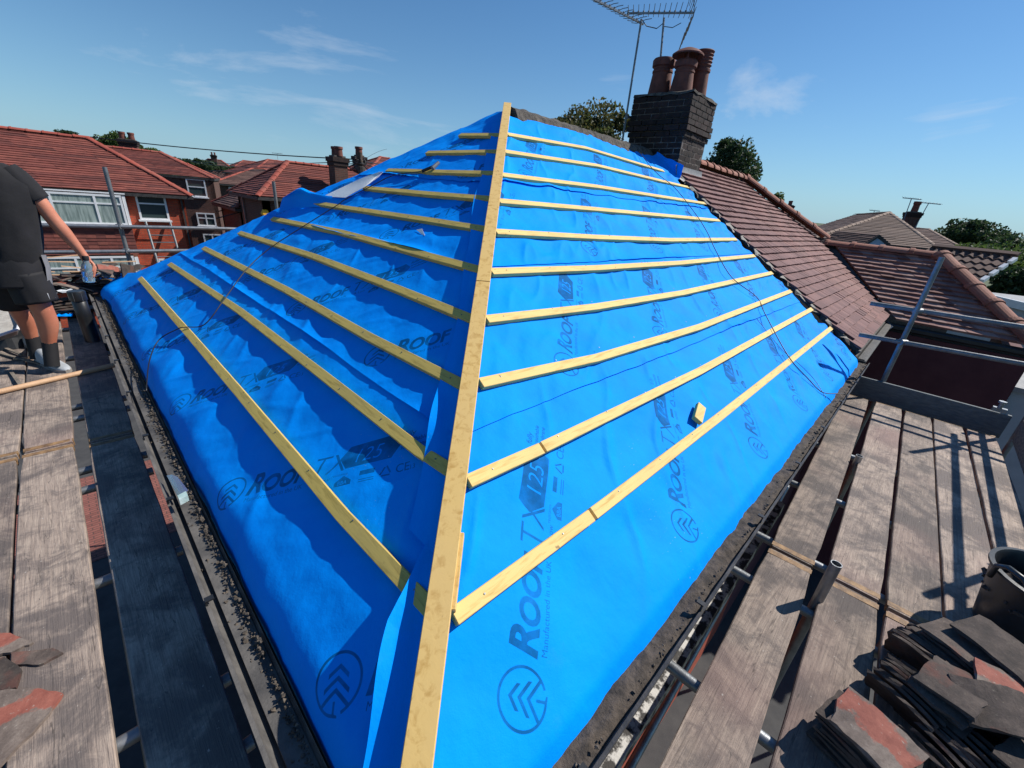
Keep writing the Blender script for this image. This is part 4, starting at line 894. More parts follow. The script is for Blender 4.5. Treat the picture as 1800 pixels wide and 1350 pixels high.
def stack(parent, Fn, p, q, z0, z1, wx, wy, pots=2, mat='brick_dark', pm='pot', r=.13, ph=.45):
    x0, x1, y0, y1 = p - wx / 2, p + wx / 2, q - wy / 2, q + wy / 2; c = [Fn(x0, y0, z0), Fn(x1, y0, z0), Fn(x1, y1, z0), Fn(x0, y1, z0)]; up = Vector((0, 0, z1 - z0)); b = MB()
    b.add(c + [k + up for k in c], BOXF); me = b.mesh('chimney'); l = me.uv_layers.new(name='UVMap')
    for f in me.polygons:
        for li in f.loop_indices:
            v = me.vertices[me.loops[li].vertex_index].co; l.data[li].uv = (v.x + v.y, v.z)
    o = link('chimney', me, M[mat], parent); b = MB()
    for k, (e, za, zb) in enumerate(((.04, -.34, -.18), (.08, -.18, 0))):
        cc = [Fn(x0 - e, y0 - e, z1 + za), Fn(x1 + e, y0 - e, z1 + za), Fn(x1 + e, y1 + e, z1 + za), Fn(x0 - e, y1 + e, z1 + za)]; b.add(cc + [k_ + Vector((0, 0, zb - za + .002 * k)) for k_ in cc], BOXF)
    b.build('oversailing_course', M['chim_brick'], o)
    b = MB(); cc = [Fn(x0 + .04, y0 + .04, z1), Fn(x1 - .04, y0 + .04, z1), Fn(x1 - .04, y1 - .04, z1), Fn(x0 + .04, y1 - .04, z1)]; b.add(cc + [k_ + Vector((0, 0, .07)) for k_ in cc], BOXF); b.build('mortar_cap', M['mortar'], o)
    for k in range(pots):
        f = (k + .5) / pots; px_ = Fn(x0 + (x1 - x0) * (f if wx >= wy else .5), y0 + (y1 - y0) * (f if wy > wx else .5), z1 + .05)
        b = MB(); b.lathe(px_, [(r * 1.1, 0), (r, ph * .7), (r * 1.2, ph * .75), (r * 1.15, ph), (r * .9, ph), (r * .8, ph * .5)], 14); b.build('chimney_pot', M[pm], o, smooth='auto')
    return o
def house_at(name, label, u, v, depth, az): 
    K = at(u, v, depth); return thing(name, label, 'house', (K.x, K.y, GZ)), frame_of(K, az), K

# the red brick house facing us across the gardens, at the left
hA, FA, K = house_at('red_brick_house', 'red brick house with white bay windows on two floors behind the man and scaffold pole', 338, 345, 19, -3); ez = K.z
wall4(FA, -14, -.3, .3, 5.5, GZ, ez - .06, 'brick_red', hA)
hip_roof(FA, -14, -.3, .3, 5.6, ez, 1.95, 'red_roof', hA, 24, hl=False, rl=.45, rr=.13)
QA = .30; nA = FA(0, 1, 0) - FA(0, 0, 0)
window(hA, FA, -5.6, -2.46, ez - 1.30, ez - .14, (1, 1.2, .8), q=QA - .30, top=.30)
def facade_bar(p0, p1, z0, z1, q0, q1, nm_, mat): b = MB(); b.bar(FA(p0, (q0 + q1) / 2, z0), FA(p1, (q0 + q1) / 2, z0), nA * ((q1 - q0) / 2), (0, 0, z1 - z0)); return b.build(nm_, M[mat], hA)
facade_bar(-5.7, -2.32, ez - .10, ez - .05, QA - .34, QA - .002, 'bay_head', 'white'); facade_bar(-5.7, -2.32, ez - 1.42, ez - 1.31, QA - .40, QA - .002, 'bay_sill', 'white'); facade_bar(-2.44, -2.34, ez - 1.30, ez - .11, QA - .31, QA - .002, 'bay_cheek', 'white')
mt = MB(); courses(mt, FA(-5.7, QA - .34, ez - 2.50), FA(-2.36, QA - .34, ez - 2.50), FA(-5.7, QA - .26, ez - 1.44), FA(-2.36, QA - .26, ez - 1.44), 8, .025, .004, .3); mt.build('hung_tiles', M['red_roof'], hA, kind='stuff')
facade_bar(-5.7, -2.40, ez - 2.6, ez - 1.44, QA - .24, QA - .002, 'bay_panel', 'brick_red')
window(hA, FA, -6.4, -2.56, ez - 3.9, ez - 2.56, (1, 1.2, 1.2, .8), q=QA - .36, top=.34); facade_bar(-2.54, -2.42, ez - 3.9, ez - 2.62, QA - .36, QA - .002, 'bay_cheek', 'white')
window(hA, FA, -2.0, -.97, ez - 1.08, ez - .08, (1,), q=QA, top=.34, cur='dark')
window(hA, FA, -1.75, -.60, ez - 3.7, ez - 2.75, (1, 1), q=QA, top=.0, cur='dark')
b = MB(); b.bar(FA(-.42, QA - .07, GZ), FA(-.42, QA - .07, ez - .1), (.035, 0, 0), (0, .035, 0)); b.build('downpipe', M['fascia'], hA)
ld = thing('ladder', 'aluminium ladder leaning on the red brick house beside its single window', 'ladder', FA(-1.4, -1.0, GZ))
for px_ in (-1.85, -1.0):
    b = MB(); b.tube([FA(px_ + .1, -1.5, GZ + .05), FA(px_, .16, ez - 1.15)], .045, 8); b.build('stile', M['steel_dark'], ld)
for i in range(14):
    f = .1 + i * .065; b = MB(); b.tube([FA(-1.75, -1.5, GZ).lerp(FA(-1.85, .16, ez - 1.15), f), FA(-.90, -1.5, GZ).lerp(FA(-1.0, .16, ez - 1.15), f)], .022, 6); b.build('rung', M['steel'], ld)

# the brown house behind it
hB, FB, K = house_at('brown_brick_house', 'brown brick house with small white windows and squat chimney behind the red one', 374, 314, 27, -16); ez = K.z
wall4(FB, -9, 0, 0, 5.5, GZ, ez - .06, 'brick_dark', hB); hip_roof(FB, -9, -.25, .25, 5.3, ez, 1.25, 'red_roof', hB, 18, hl=False, rl=.45, rr=.13)
window(hB, FB, -1.45, -.45, ez - 1.15, ez - .10, (1,), top=.45, cur='dark'); window(hB, FB, -1.25, -.25, ez - 2.9, ez - 2.1, (1, 1), top=.4, cur='dark'); window(hB, FB, -1.1, -.1, ez - 5.2, ez - 3.4, (1, 1), top=0, cur='dark')
K2 = at(228, 262, 30); b0 = frame_of(K2, -16); stack(hB, b0, 0, 0, K2.z - 1.0, K2.z + .55, 1.0, .7, 2, 'brick_dark', 'pot', .17, .45)

# the dark house with the bright hip
hC, FC, K = house_at('dark_brick_house', 'dark brick house with red hipped roof, bright red hip tiles and yellow alarm box', 452, 345, 17, 0); ez = K.z
wall4(FC, .3, 9.0, .3, 3.9, GZ, ez - .1, 'brick_dark', hC)
hip_roof(FC, .3, 9.0, .3, 3.76, ez, 1.45, 'red_roof', hC, 20, rl=.36, rr=.11)
wall4(FC, .35, 6.5, 3.9, 7.5, GZ, ez - .8, 'brick_dark', hC); hip_roof(FC, .35, 6.5, 3.9, 7.5, ez - .7, 1.3, 'dark_roof', hC, 16, rl=.36, rr=.10)
b = MB(); pa = plane(466, 375, FC(0, .30, 0), (0, 1, 0)); b.lathe(pa, [(.17, 0), (.17, .05), (.12, .10)], 6, (0, -1, 0)); b.build('alarm_box', M['yellow'], hC)
b = MB(); b.bar(FC(.26, 3.0, GZ), FC(.26, 3.0, ez - .1), (0, .04, 0), (-.05, 0, 0)); b.build('downpipe', M['steel'], hC)
K2 = at(632, 288, 23); stack(hC, frame_of(K2, 0), 0, 0, K2.z - 1.2, K2.z + .35, .48, .46, 1, 'brick_dark', 'pot', .17, .42)
K2 = at(594, 290, 19); stack(hC, frame_of(K2, 0), 0, 0, K2.z - .9, K2.z + .30, .60, .62, 2, 'brick_dark', 'pot', .16, .38)
b = MB(); q = FC(.25, 1.2, ez - 1.9)

# far roofs on the left
def far_house(label, u, v, depth, az, L, W, rise, wall='brick_red', roof='red_roof', chim=True, win=True, rows=14):
    h, Fh, K = house_at('far_house', label, u, v, depth, az); h['group'] = 'houses in the distance'; wall4(Fh, 0, L, 0, W, GZ - 1, K.z - .08, wall, h); hip_roof(Fh, 0, L, 0, W, K.z, rise, roof, h, rows, rl=.9, rr=.14)
    if win:
        for i in range(2): window(h, Fh, L * (.12 + .48 * i), L * (.12 + .48 * i) + 1.6, K.z - 1.5, K.z - .25, (1, 1), top=.35, cur='dark')
    if chim: stack(h, Fh, L * .5, W * .42, K.z + rise * .6, K.z + rise + .7, .9, .7, 2, 'brick_dark')
    return h
far_house('distant brown roofed house with white window strip left of the dark brick house', 378, 322, 42, -10, 9, 8, 1.8, 'brick_dark', 'dark_roof', False)
far_house('distant red roofed house just above the dark brick house on the left', 440, 306, 52, 5, 10, 8, 2.0, chim=False)
far_house('distant brown roofed house partly hidden by trees at the left horizon', 318, 306, 75, -20, 10, 8, 3.0, 'brick_buff', 'dark_roof')
far_house('farthest small red roof in the row left of the telegraph pole', 405, 299, 95, 0, 11, 8, 2.4, chim=False)
far_house('distant red roof showing between the telegraph pole and the blue roof edge', 640, 312, 40, 0, 9, 8, 2.2, chim=False)

# ---- right-hand houses
hD = thing('tan_roofed_house', 'house with sunlit tan hipped roof and pale hip tiles beyond the tiled wing', 'house', (*at(1540, 430, 30)[:2], GZ))
def corner_roof(parent, pts, mat, rows, name='roof'):
    m_ = MB(); courses(m_, *pts, rows, .04, .01, 1.5); return m_.build(name, M[mat], parent)
eL, eR, ap = at(1432, 421, 27), at(1655, 436, 25), at(1563, 374, 31); eL.z = eR.z = (eL.z + eR.z) / 2
rf = at(1500, 384, 40); rf.z = ap.z; eLf = eL + (rf - ap) * 1.05
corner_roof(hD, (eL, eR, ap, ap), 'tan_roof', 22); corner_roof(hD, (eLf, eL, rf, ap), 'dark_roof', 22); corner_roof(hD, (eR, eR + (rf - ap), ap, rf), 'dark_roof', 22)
ridge_run(hD, ap, eL, .55, .13, 'pale_ridge', .7); ridge_run(hD, ap, eR, .55, .13, 'pale_ridge', .7); ridge_run(hD, ap, rf, .55, .12, 'pale_ridge', .7)
uvwall('wall', (eL.x + .3, eL.y - .2), (eR.x - .2, eR.y + .3), GZ, eL.z - .1, 'brick_buff', hD); uvwall('wall', (eLf.x, eLf.y - .2), (eL.x + .3, eL.y - .2), GZ, eL.z - .1, 'brick_buff', hD)
b = MB(); d = (eR - eL).normalized(); b.bar(eL - Vector((0, 0, .12)), eR - Vector((0, 0, .12)), d.cross(Vector((0, 0, 1))) * .07, (0, 0, .11)); b.build('gutter', M['fascia'], hD)
# small gable in front of it
g0, g1, gp = at(1504, 440, 23), at(1585, 445, 22.4), at(1545, 412, 23); g0.z = g1.z = (g0.z + g1.z) / 2; bk = Vector((3.2, 2.4, 0))
b = MB(); b.add([g0 + (gp - g0) * .12 - Vector((0, 0, .1)), g1 + (gp - g1) * .12 - Vector((0, 0, .1)), gp - Vector((0, 0, .18)), g0 - Vector((0, 0, 5)), g1 - Vector((0, 0, 5))], [(0, 3, 4, 1), (0, 1, 2)]); b.build('gable_wall', M['render_grey'], hD)
m_ = MB(); courses(m_, g1, g1 + bk, gp, gp + bk, 10, .04, .008, 1); courses(m_, g0 + bk, g0, gp + bk, gp, 10, .04, .008, 1); m_.build('gable_roof', M['dark_roof'], hD)
b = MB()
for p, q in ((g0, gp), (g1, gp)): b.bar(p - Vector((0, 0, .16)), q - Vector((0, 0, .16)), (.05, .04, 0), (0, 0, .15))
b.build('bargeboard', M['fascia'], hD)
hE = thing('ridge_roofed_house', 'brown roofed house with a tall dark chimney and two aerials behind the tan roof', 'house', (*at(1640, 420, 34)[:2], GZ))
eL, eR, a0, a1 = at(1590, 436, 33), at(1720, 446, 29), at(1560, 406, 38), at(1632, 403, 36); eR.z = eL.z; a0.z = a1.z
corner_roof(hE, (eL, eR, a0, a1), 'dark_roof', 16); ridge_run(hE, a0, a1, .6, .12, 'pale_ridge', .6); ridge_run(hE, a1, eR, .6, .12, 'tan_ridge' if 'tan_ridge' in M else 'pale_ridge', .6)
uvwall('wall', (eL.x, eL.y), (eR.x, eR.y), GZ, eL.z - .1, 'brick_buff', hE)
b = MB(); b.add([eR, eR + Vector((5, 4, 0)), a1, a1 + Vector((4, 3.5, 0))], [(0, 1, 2), (1, 3, 2)]); b.build('side_roof', M['dark_roof'], hE)
K2 = at(1598, 392, 33); stack(hE, frame_of(K2, 30), 0, 0, K2.z - 1.3, K2.z + .75, .95, .70, 1, 'brick_dark', 'pot', .21, .75)
far_house('small brown roof behind the neighbour\'s hip tiles on the right', 1392, 404, 40, 40, 8, 7, 1.4, 'brick_dark', 'dark_roof', False, False)
far_house('brown roofed house with low ridge left of the tan roof', 1455, 412, 44, 30, 10, 7, 1.9, 'brick_dark', 'dark_roof', True, False)
far_house('dark red roofed house low between the tall chimney and the right hand trees', 1652, 424, 46, 20, 9, 7, 1.6, 'brick_dark', 'dark_roof', False, False)
# low building with wavy tiles and white verge blocks
hF = thing('pantiled_outbuilding', 'low outbuilding roofed in wavy pantiles with white verge ends, right of the tiled wing', 'outbuilding', (*at(1720, 500, 17)[:2], GZ))
tl, tr, br, bl = at(1640, 436, 18.5), at(1790, 453, 16.2), at(1768, 512, 15.2), at(1610, 492, 17.4); tr.z = tl.z; br.z = bl.z = (br.z + bl.z) / 2
eu = (tr - tl); eu.z = 0; eu.normalize(); dn = (bl - tl); dn -= eu * dn.dot(eu); Lr, Ls = (tr - tl).length, dn.length; dnn = dn.normalized(); nn_ = eu.cross(dnn); nn_ = nn_ if nn_.z > 0 else -nn_
rowsF = 6; colsF = int(Lr / .30); pm_ = MB(); cell = MB(); P = []
for j in range(2): P.append([tuple(Vector((x, (-.02 if j == 0 else Ls / rowsF + .05), .05 * math.cos(x / .30 * 6.283) * .8 + (.0 if j == 0 else .045)))) for x in np.linspace(0, .30, 9)])
pt = grid_mesh('pantile', np.array(P)); pt.materials.append(M['dark_roof'])
RF = Matrix((eu, dnn, nn_)).transposed().to_4x4()
for r in range(rowsF):
    for c in range(colsF): link('pantile', pt, None, hF, smooth=True, mw=Matrix.Translation(tl + eu * (c * .30) + dnn * (r * Ls / rowsF) + nn_ * .05) @ RF)
b = MB(); b.add([tl, tr, tr + dn, tl + dn], [(0, 1, 2, 3)]); b.build('roof_deck', M['fascia'], hF)
b = MB(); b.bar(tl + nn_ * .06, tr + nn_ * .06, dnn * .10, nn_ * .10); b.build('ridge_capping', M['dark_roof'], hF)
for r in range(4): b = MB(); b.bar(tr + dnn * (.25 + r * Ls / 5) + eu * .02, tr + dnn * (.25 + r * Ls / 5 + Ls / 8) + eu * .02, eu * .07, nn_ * .12); b.build('verge_block', M['white'], hF)
b = MB(); b.add([tl + dn - Vector((0, 0, .2)), tr + dn - Vector((0, 0, .2)), tr + dn - Vector((0, 0, 6)), tl + dn - Vector((0, 0, 6))], [(0, 3, 2, 1)]); b.build('wall', M['fascia'], hF)
wg = thing('white_fascia_shed', 'flat grey shed with white fascia behind the big hip tiles, right edge', 'shed', (*at(1790, 520, 12.5)[:2], GZ))
p, q = at(1752, 520, 13.5), at(1830, 532, 12.0); q.z = p.z; d = (q - p).normalized(); s = d.cross(Vector((0, 0, 1)))
b = MB(); b.bar(p - d * 1.5, q + d, s * .05, (0, 0, -.22)); b.build('fascia', M['white'], wg)
b = MB(); b.bar(p - d * 1.5 - s * .9 - Vector((0, 0, .25)), q + d - s * .9 - Vector((0, 0, .25)), s * .8, (0, 0, -4.6)); b.build('wall', M['render_grey'], wg)
b = MB(); b.bar(p - d * 1.5 - s * 1.0 - Vector((0, 0, .03)), q + d - s * 1.0 - Vector((0, 0, .03)), s * .92, (0, 0, -.12)); b.build('roof', M['lead'], wg)

# ------------------------------------------------------------------ aerials
def aerial(name, label, mast, boom0, boom1, els, half, grid=False, grp=None, r=.011, esc=1.0):
    t_ = thing(name, label, 'aerial', mast[0]); b = MB(); b.tube(mast, r * 1.35, 8); b.build('mast', M['steel_dark'], t_)
    p0, p1 = Vector(boom0), Vector(boom1); d = (p1 - p0).normalized(); s = d.cross(Vector((0, 0, 1))).normalized(); up = s.cross(d)
    b = MB(); b.bar(p0, p1, s * r, up * r * 2); b.build('boom', M['steel'], t_)
    for i in range(els):
        f = i / (els - 1); c = p0.lerp(p1, .02 + .93 * f) + up * r * 2.6; h = half * (.75 + .25 * f); b = MB()
        b.tube([c - s * h + up * .04 * esc, c - s * h * .4, c + s * h * .4, c + s * h - up * .02 * esc], r * .42, 5); b.box(c, (.02 * esc, .02 * esc, .02 * esc)); b.build('element', M['steel_dark'], t_)
    if grid:
        for sg in (1, -1):
            e0 = p1 + up * .02 * sg; e1 = p1 + up * .34 * esc * sg - d * .10 * esc
            b = MB(); b.tube([e0, e1], r * .45, 5)
            for k in range(6): c = e0.lerp(e1, .15 + .17 * k); b.tube([c - s * half * 1.15, c + s * half * 1.15], r * .40, 5)
            b.build('reflector', M['steel_dark'], t_)
    return t_
A1 = aerial('television_aerial', 'long thin aerial on the tall leaning mast strapped beside the big chimney', [(6.17, 3.66, 2.12), (6.20, 3.70, 3.83)], (5.36, 4.03, 3.87), (6.30, 3.72, 3.79), 12, .22)
b = MB(); b.lathe((6.185, 3.665, 2.62), [(.028, -.02), (.028, .02)], 10); b.bar((6.16, 3.655, 2.62), (7.02, 3.66, 2.62), (0, .004, 0), (0, 0, .03)); b.build('strap', M['steel_dark'], A1)
A2 = aerial('television_aerial', 'bushy aerial with wide grid reflector on the short mast rising from a chimney pot', [(6.52, 3.45, 3.30), (6.50, 3.52, 3.90)], (6.18, 3.95, 3.92), (6.66, 3.15, 3.93), 13, .36, True)
b = MB(); b.tube([(6.24, 3.72, 3.84), (6.3, 3.66, 3.77), (6.42, 3.56, 3.76), (6.50, 3.51, 3.84)], .006, 6); b.tube([(6.50, 3.51, 3.80), (6.58, 3.40, 3.79), (6.62, 3.3, 3.84)], .005, 6); b.build('feed_cable', M['cable'], A2)
def small_aerial(label, u0, v0, u1, v1, depth, sc_, vert=True):
    p, q = at(u0, v0, depth), at(u1, v1, depth); d = Vector((.7, -.7, 0)) * sc_
    return aerial('television_aerial', label, [p, q], q - d, q + d * 1.1, 7, .28 * sc_, False, r=.022, esc=2)
small_aerial('thin aerial left of the tall dark chimney at the right', 1586, 394, 1602, 350, 32.6, .7); small_aerial('tall thin aerial on a slanting pole right of the tall dark chimney', 1607, 402, 1632, 358, 32.4, .9)
small_aerial('tiny aerial on the low ridge left of the tan roof', 1532, 384, 1537, 371, 42, .5); small_aerial('tiny aerial above the red roof left of the big hip', 489, 284, 487, 270, 60, .7)

# telegraph pole with its wires
tp = at(632, 268, 21); tpole = thing('telegraph_pole', 'dark telegraph pole bristling with wires beside the red roofed chimney', 'telegraph pole', (tp.x, tp.y, GZ))
b = MB(); b.tube([(tp.x, tp.y, GZ), (tp.x, tp.y, tp.z)], [.17, .13], 12); b.build('pole', M['bark'], tpole, smooth='auto')
b = MB(); b.lathe((tp.x, tp.y, tp.z - .55), [(.16, 0), (.21, .03), (.21, .09), (.16, .12)], 12); b.lathe((tp.x, tp.y, tp.z - .95), [(.15, 0), (.24, .02), (.24, .30), (.15, .33)], 12); b.build('ring_head', M['fascia'], tpole)
for k in range(10):
    a = k * .628; c = Vector((tp.x + .24 * math.cos(a), tp.y + .24 * math.sin(a), tp.z - .45 + .06 * (k % 3))); b = MB(); b.lathe(c, [(.03, 0), (.05, .03), (.035, .07), (.05, .10), (.02, .13)], 8); b.build('insulator', M['fascia'], tpole)
def wire(p0, p1, sag, r=.026):
    p0, p1 = Vector(p0), Vector(p1); pts = [p0.lerp(p1, i / 16) - Vector((0, 0, sag * 4 * (i / 16) * (1 - i / 16))) for i in range(17)]; b = MB(); b.tube(pts, r, 5, False); b.build('wire', M['cable'], tpole)
W0 = Vector((tp.x, tp.y, tp.z - .38))
wire(W0 + Vector((-.2, 0, .05)), at(138, 238, 24), .15); wire(W0, at(300, 279, 46), .3, .02); wire(W0 - Vector((0, 0, .1)), at(330, 283, 50), .4, .02); wire(W0 - Vector((0, 0, .2)), at(250, 288, 55), .5, .02)
wire(W0, at(380, 384, 20), .25); wire(W0 - Vector((0, 0, .15)), at(380, 372, 22), .3); wire(W0 + Vector((.2, 0, 0)), at(760, 292, 34), .15); wire(W0 + Vector((.2, 0, -.1)), at(740, 305, 30), .2); wire(W0 + Vector((.15, 0, -.15)), at(700, 330, 26), .2); wire(W0 + Vector((.1, 0, 0)), at(680, 262, 26), -.08, .008)

# ------------------------------------------------------------------ trees
def tree(label, u, v, depth, wpx, hpx, mat, seed, n=3600, leaf=.20, group='trees behind the houses', name='broadleaf_tree', trunk=True, squash=.8):
    n = int(n * 2.0); leaf = leaf * .66; rg = np.random.default_rng(seed); c = at(u, v, depth); sx = wpx / FPX * depth / 2; sz = hpx / FPX * depth / 2
    t_ = thing(name, label, 'tree', (c.x, c.y, GZ), group)
    nbm = 46; cen = rg.normal(size=(nbm, 3)); cen /= np.linalg.norm(cen, axis=1)[:, None]; cen *= rg.uniform(.35, .82, (nbm, 1)); cen[:, 2] = np.where(cen[:, 2] < -.3, cen[:, 2] * squash, cen[:, 2]); rad_ = rg.uniform(.13, .40, nbm)
    k = rg.integers(0, nbm, n); d = rg.normal(size=(n, 3)); d /= np.linalg.norm(d, axis=1)[:, None]; rr = rad_[k] * rg.uniform(.45, 1.08, n) ** .6
    P = (cen[k] + d * rr[:, None]) * np.array([sx, sx, sz]) + np.array(c)
    a = rg.normal(size=(n, 3)); a += d * .2; a /= np.linalg.norm(a, axis=1)[:, None]; bb = np.cross(a, rg.normal(size=(n, 3))); bb /= np.linalg.norm(bb, axis=1)[:, None]
    L = leaf * rg.uniform(.5, 1.4, n)[:, None]; V_ = np.stack([P - a * L, P + bb * L * .55, P + a * L, P - bb * L * .55], 1).reshape(-1, 3)
    me = bpy.data.meshes.new('crown'); me.from_pydata(V_.tolist(), [], np.arange(n * 4).reshape(-1, 4).tolist()); link('crown', me, M[mat], t_, kind='stuff')
    b = MB(); base = Vector((c.x, c.y, GZ)); topz = c.z + sz * .3; R0 = max(.12, sx * .09); b.tube([base, base.lerp(Vector((c.x + .2, c.y, topz)), .5), (c.x, c.y, topz)], [R0, R0 * .75, R0 * .25], 9); b.build('trunk', M['bark'], t_, smooth=True)
    for i in range(7):
        q = Vector(c) + Vector(cen[i] * np.array([sx, sx, sz])); s0 = Vector((c.x, c.y, c.z - sz * .7 + i * sz * .12)); b = MB(); b.tube([s0, s0.lerp(q, .5) + Vector((0, 0, .2)), q], [R0 * .4, R0 * .26, R0 * .1], 6); b.build('limb', M['bark'], t_, smooth=True)
    return t_
tree('bronze tinged tree rising behind the ridge left of the chimney', 1028, 252, 26, 172, 158, 'leaf_brown', 1, 9500, .17)
tree('dark green tree behind the chimney and the pink tiled ridge', 1278, 330, 24, 124, 176, 'leaf_dark', 2, 9000, .15)
tree('wispy treetop just over the pink roof hip tiles', 1362, 352, 30, 32, 26, 'leaf', 3, 700, .14)
tree('round topped tree at the right horizon', 1716, 412, 46, 100, 52, 'leaf_dark', 4, 5000, .24)
tree('broad dark tree at the right edge of the photo', 1815, 440, 40, 150, 80, 'leaf_dark', 5, 6000, .24)
tree('bushy tree below the round topped tree at the right', 1735, 462, 30, 140, 70, 'leaf', 6, 6000, .19)
tree('low dark tree beside the pantiled outbuilding at the right edge', 1800, 505, 22, 100, 100, 'leaf_dark', 7, 5000, .16)
tree('small tree left of the round topped tree, against the sky', 1672, 424, 52, 50, 34, 'leaf_dark', 8, 2000, .24)
tree('tree behind the squat chimney of the brown brick house', 208, 258, 44, 62, 46, 'leaf', 9, 3500, .22)
tree('pale bushy tree right of the squat chimney', 250, 268, 48, 55, 26, 'leaf', 10, 2500, .22)
tree('small dark treetop over the red brick house ridge', 118, 236, 40, 36, 14, 'leaf_dark', 11, 900, .2)
tree('dark round tree over the brown brick house roof', 352, 290, 60, 50, 22, 'leaf_dark', 12, 2200, .28)
tree('dark tree at the left horizon above the far roofs', 312, 287, 66, 48, 20, 'leaf_dark', 13, 2000, .28)
tree('low tree at the horizon right of the dark round tree', 398, 298, 80, 60, 14, 'leaf_dark', 14, 1800, .3)
tree('distant bush between the far roofs on the right', 1478, 392, 70, 18, 10, 'leaf_dark', 15, 500, .3)

# ------------------------------------------------------------------ the man with the bottle
MY = 4.69
def mp_(u, v, dy=0.0): return ony(u, v, MY + dy)
man = thing('person', 'man in charcoal T-shirt, black shorts and grey trainers on the left boards', 'person', mp_(80, 650))
def skin_body(name, verts, edges, mat, parent, sub=2):
    me = bpy.data.meshes.new(name); me.from_pydata([tuple(v[0]) for v in verts], edges, []); o = link(name, me, M[mat], parent)
    sk = o.modifiers.new('skin', 'SKIN'); sk.use_smooth_shade = True; sk.branch_smoothing = .5
    d = me.skin_vertices[0].data if me.skin_vertices else None
    if d is None:
        bpy.context.view_layer.update(); d = me.skin_vertices[0].data
    for i, (p, r) in enumerate(verts): d[i].radius = (r, r) if not isinstance(r, tuple) else r
    d[0].use_root = True
    sb = o.modifiers.new('sub', 'SUBSURF'); sb.levels = sb.render_levels = sub
    bpy.context.view_layer.update(); dg = bpy.context.evaluated_depsgraph_get(); m2 = bpy.data.meshes.new_from_object(o.evaluated_get(dg)); o.modifiers.clear(); o.data = m2; m2.name = name
    if len(m2.materials) == 0: m2.materials.append(M[mat])
    m2.polygons.foreach_set('use_smooth', [True] * len(m2.polygons)); return o
V_, E_ = [], []
def jt(p, r, frm=None):
    V_.append((Vector(p), r)); i = len(V_) - 1
    if frm is not None: E_.append((frm, i))
    return i
pel = mp_(22, 462); p0 = jt(pel, .13)
p1 = jt(mp_(14, 420), .125, p0); p2 = jt(mp_(4, 370), .145, p1); p3 = jt(mp_(-2, 322), .13, p2); nk = jt(mp_(-42, 288), .056, p3); h1 = jt(mp_(-66, 258), .072, nk); h2 = jt(mp_(-78, 222), .096, h1); h3 = jt(mp_(-88, 190), .074, h2)
sR = jt(mp_(34, 318, -.05), .066, p3); aR = jt(mp_(62, 345, -.06), .060, sR); eR_ = jt(mp_(95, 388, -.06), .050, aR); fR = jt(mp_(111, 406, -.06), .053, eR_); wR = jt(mp_(140, 440, -.05), .034, fR); pR = jt(mp_(152, 456, -.05), .040, wR)
sL = jt(mp_(-50, 318, .2), .062, p3); aL = jt(mp_(-80, 380, .25), .048, sL); wL = jt(mp_(-70, 440, .05), .030, aL); jt(mp_(-64, 455, .02), .035, wL)
hR_ = jt(mp_(44, 482, -.05), .100, p0); kR0 = jt(mp_(62, 520, -.05), .084, hR_); kR = jt(mp_(74, 543, -.05), .068, kR0); cR = jt(mp_(84, 566, -.02), .076, kR); cR2 = jt(mp_(86, 592, -.01), .054, cR); nR_ = jt(mp_(87, 616), .038, cR2); jt(onz(98, 647, ZD) + Vector((0, 0, .045)), .024, nR_)
hL_ = jt(mp_(6, 485, .12), .100, p0); kL = jt(mp_(32, 546, .22), .062, hL_); cL = jt(mp_(48, 570, .30), .060, kL); nL_ = jt(mp_(60, 606, .34), .038, cL); jt(onz(52, 622, ZD) + Vector((.05, .18, .045)), .024, nL_)
# fingers curled round the neck of the bottle
for k, (du, dv, L) in enumerate(((10, 2, .9), (13, 7, 1.0), (12, 12, 1.0), (8, 16, .85))):
    a = jt(mp_(154 + du * .5, 458 + dv * .5, -.062 - .004 * k), .0125, pR); c = jt(mp_(158 + du * .75, 464 + dv * .85, -.085), .0105, a); d = jt(mp_(158 + du * .55 * L, 474 + dv * L, -.100), .0095, c); jt(mp_(154 + du * .25, 480 + dv * L, -.085), .0085, d)
a = jt(mp_(148, 461, -.045), .0135, pR); c = jt(mp_(147, 470, -.05), .0115, a); jt(mp_(150, 478, -.062), .0095, c)
skin_body('body', V_, E_, 'skin', man)
def rings(name, C, A, B, mat, parent, seed=0, fold=.006, thick=True, n=28):
    """cloth tube: centres, side radius vectors, front radius vectors"""
    P = []; 
    for i, (c, a, b_) in enumerate(zip(C, A, B)):
        row = []
        for k in range(n + 1):
            t = 2 * math.pi * (k % n) / n; q = Vector(c) + Vector(a) * math.cos(t) + Vector(b_) * math.sin(t); nrm = (q - Vector(c)).normalized()
            row.append(q + nrm * (float(vnoise((k % n) * .55 + i * .35, i * .7 - (k % n) * .2, seed)) - .5) * fold * 2)
        P.append(row)
    # resample along the length
    Q = np.array([[tuple(q) for q in r] for r in P]); m = len(Q); t = np.linspace(0, m - 1, (m - 1) * 4 + 1); G = []
    for x in t:
        i = min(int(x), m - 2); f = x - i; q0, q1, q2, q3 = Q[max(i - 1, 0)], Q[i], Q[i + 1], Q[min(i + 2, m - 1)]
        G.append(.5 * (2 * q1 + (q2 - q0) * f + (2 * q0 - 5 * q1 + 4 * q2 - q3) * f * f + (3 * q1 - q0 - 3 * q2 + q3) * f ** 3))
    o = link(name, grid_mesh(name, np.array(G)), M[mat], parent, smooth=True)
    if thick: md = o.modifiers.new('thickness', 'SOLIDIFY'); md.thickness = .006; md.offset = 0
    return o
SX = Vector((.80, -.25, 0)).normalized(); SYv = Vector((.25, .80, 0)).normalized()
def el(wa, wb): return SX * wa, SYv * wb
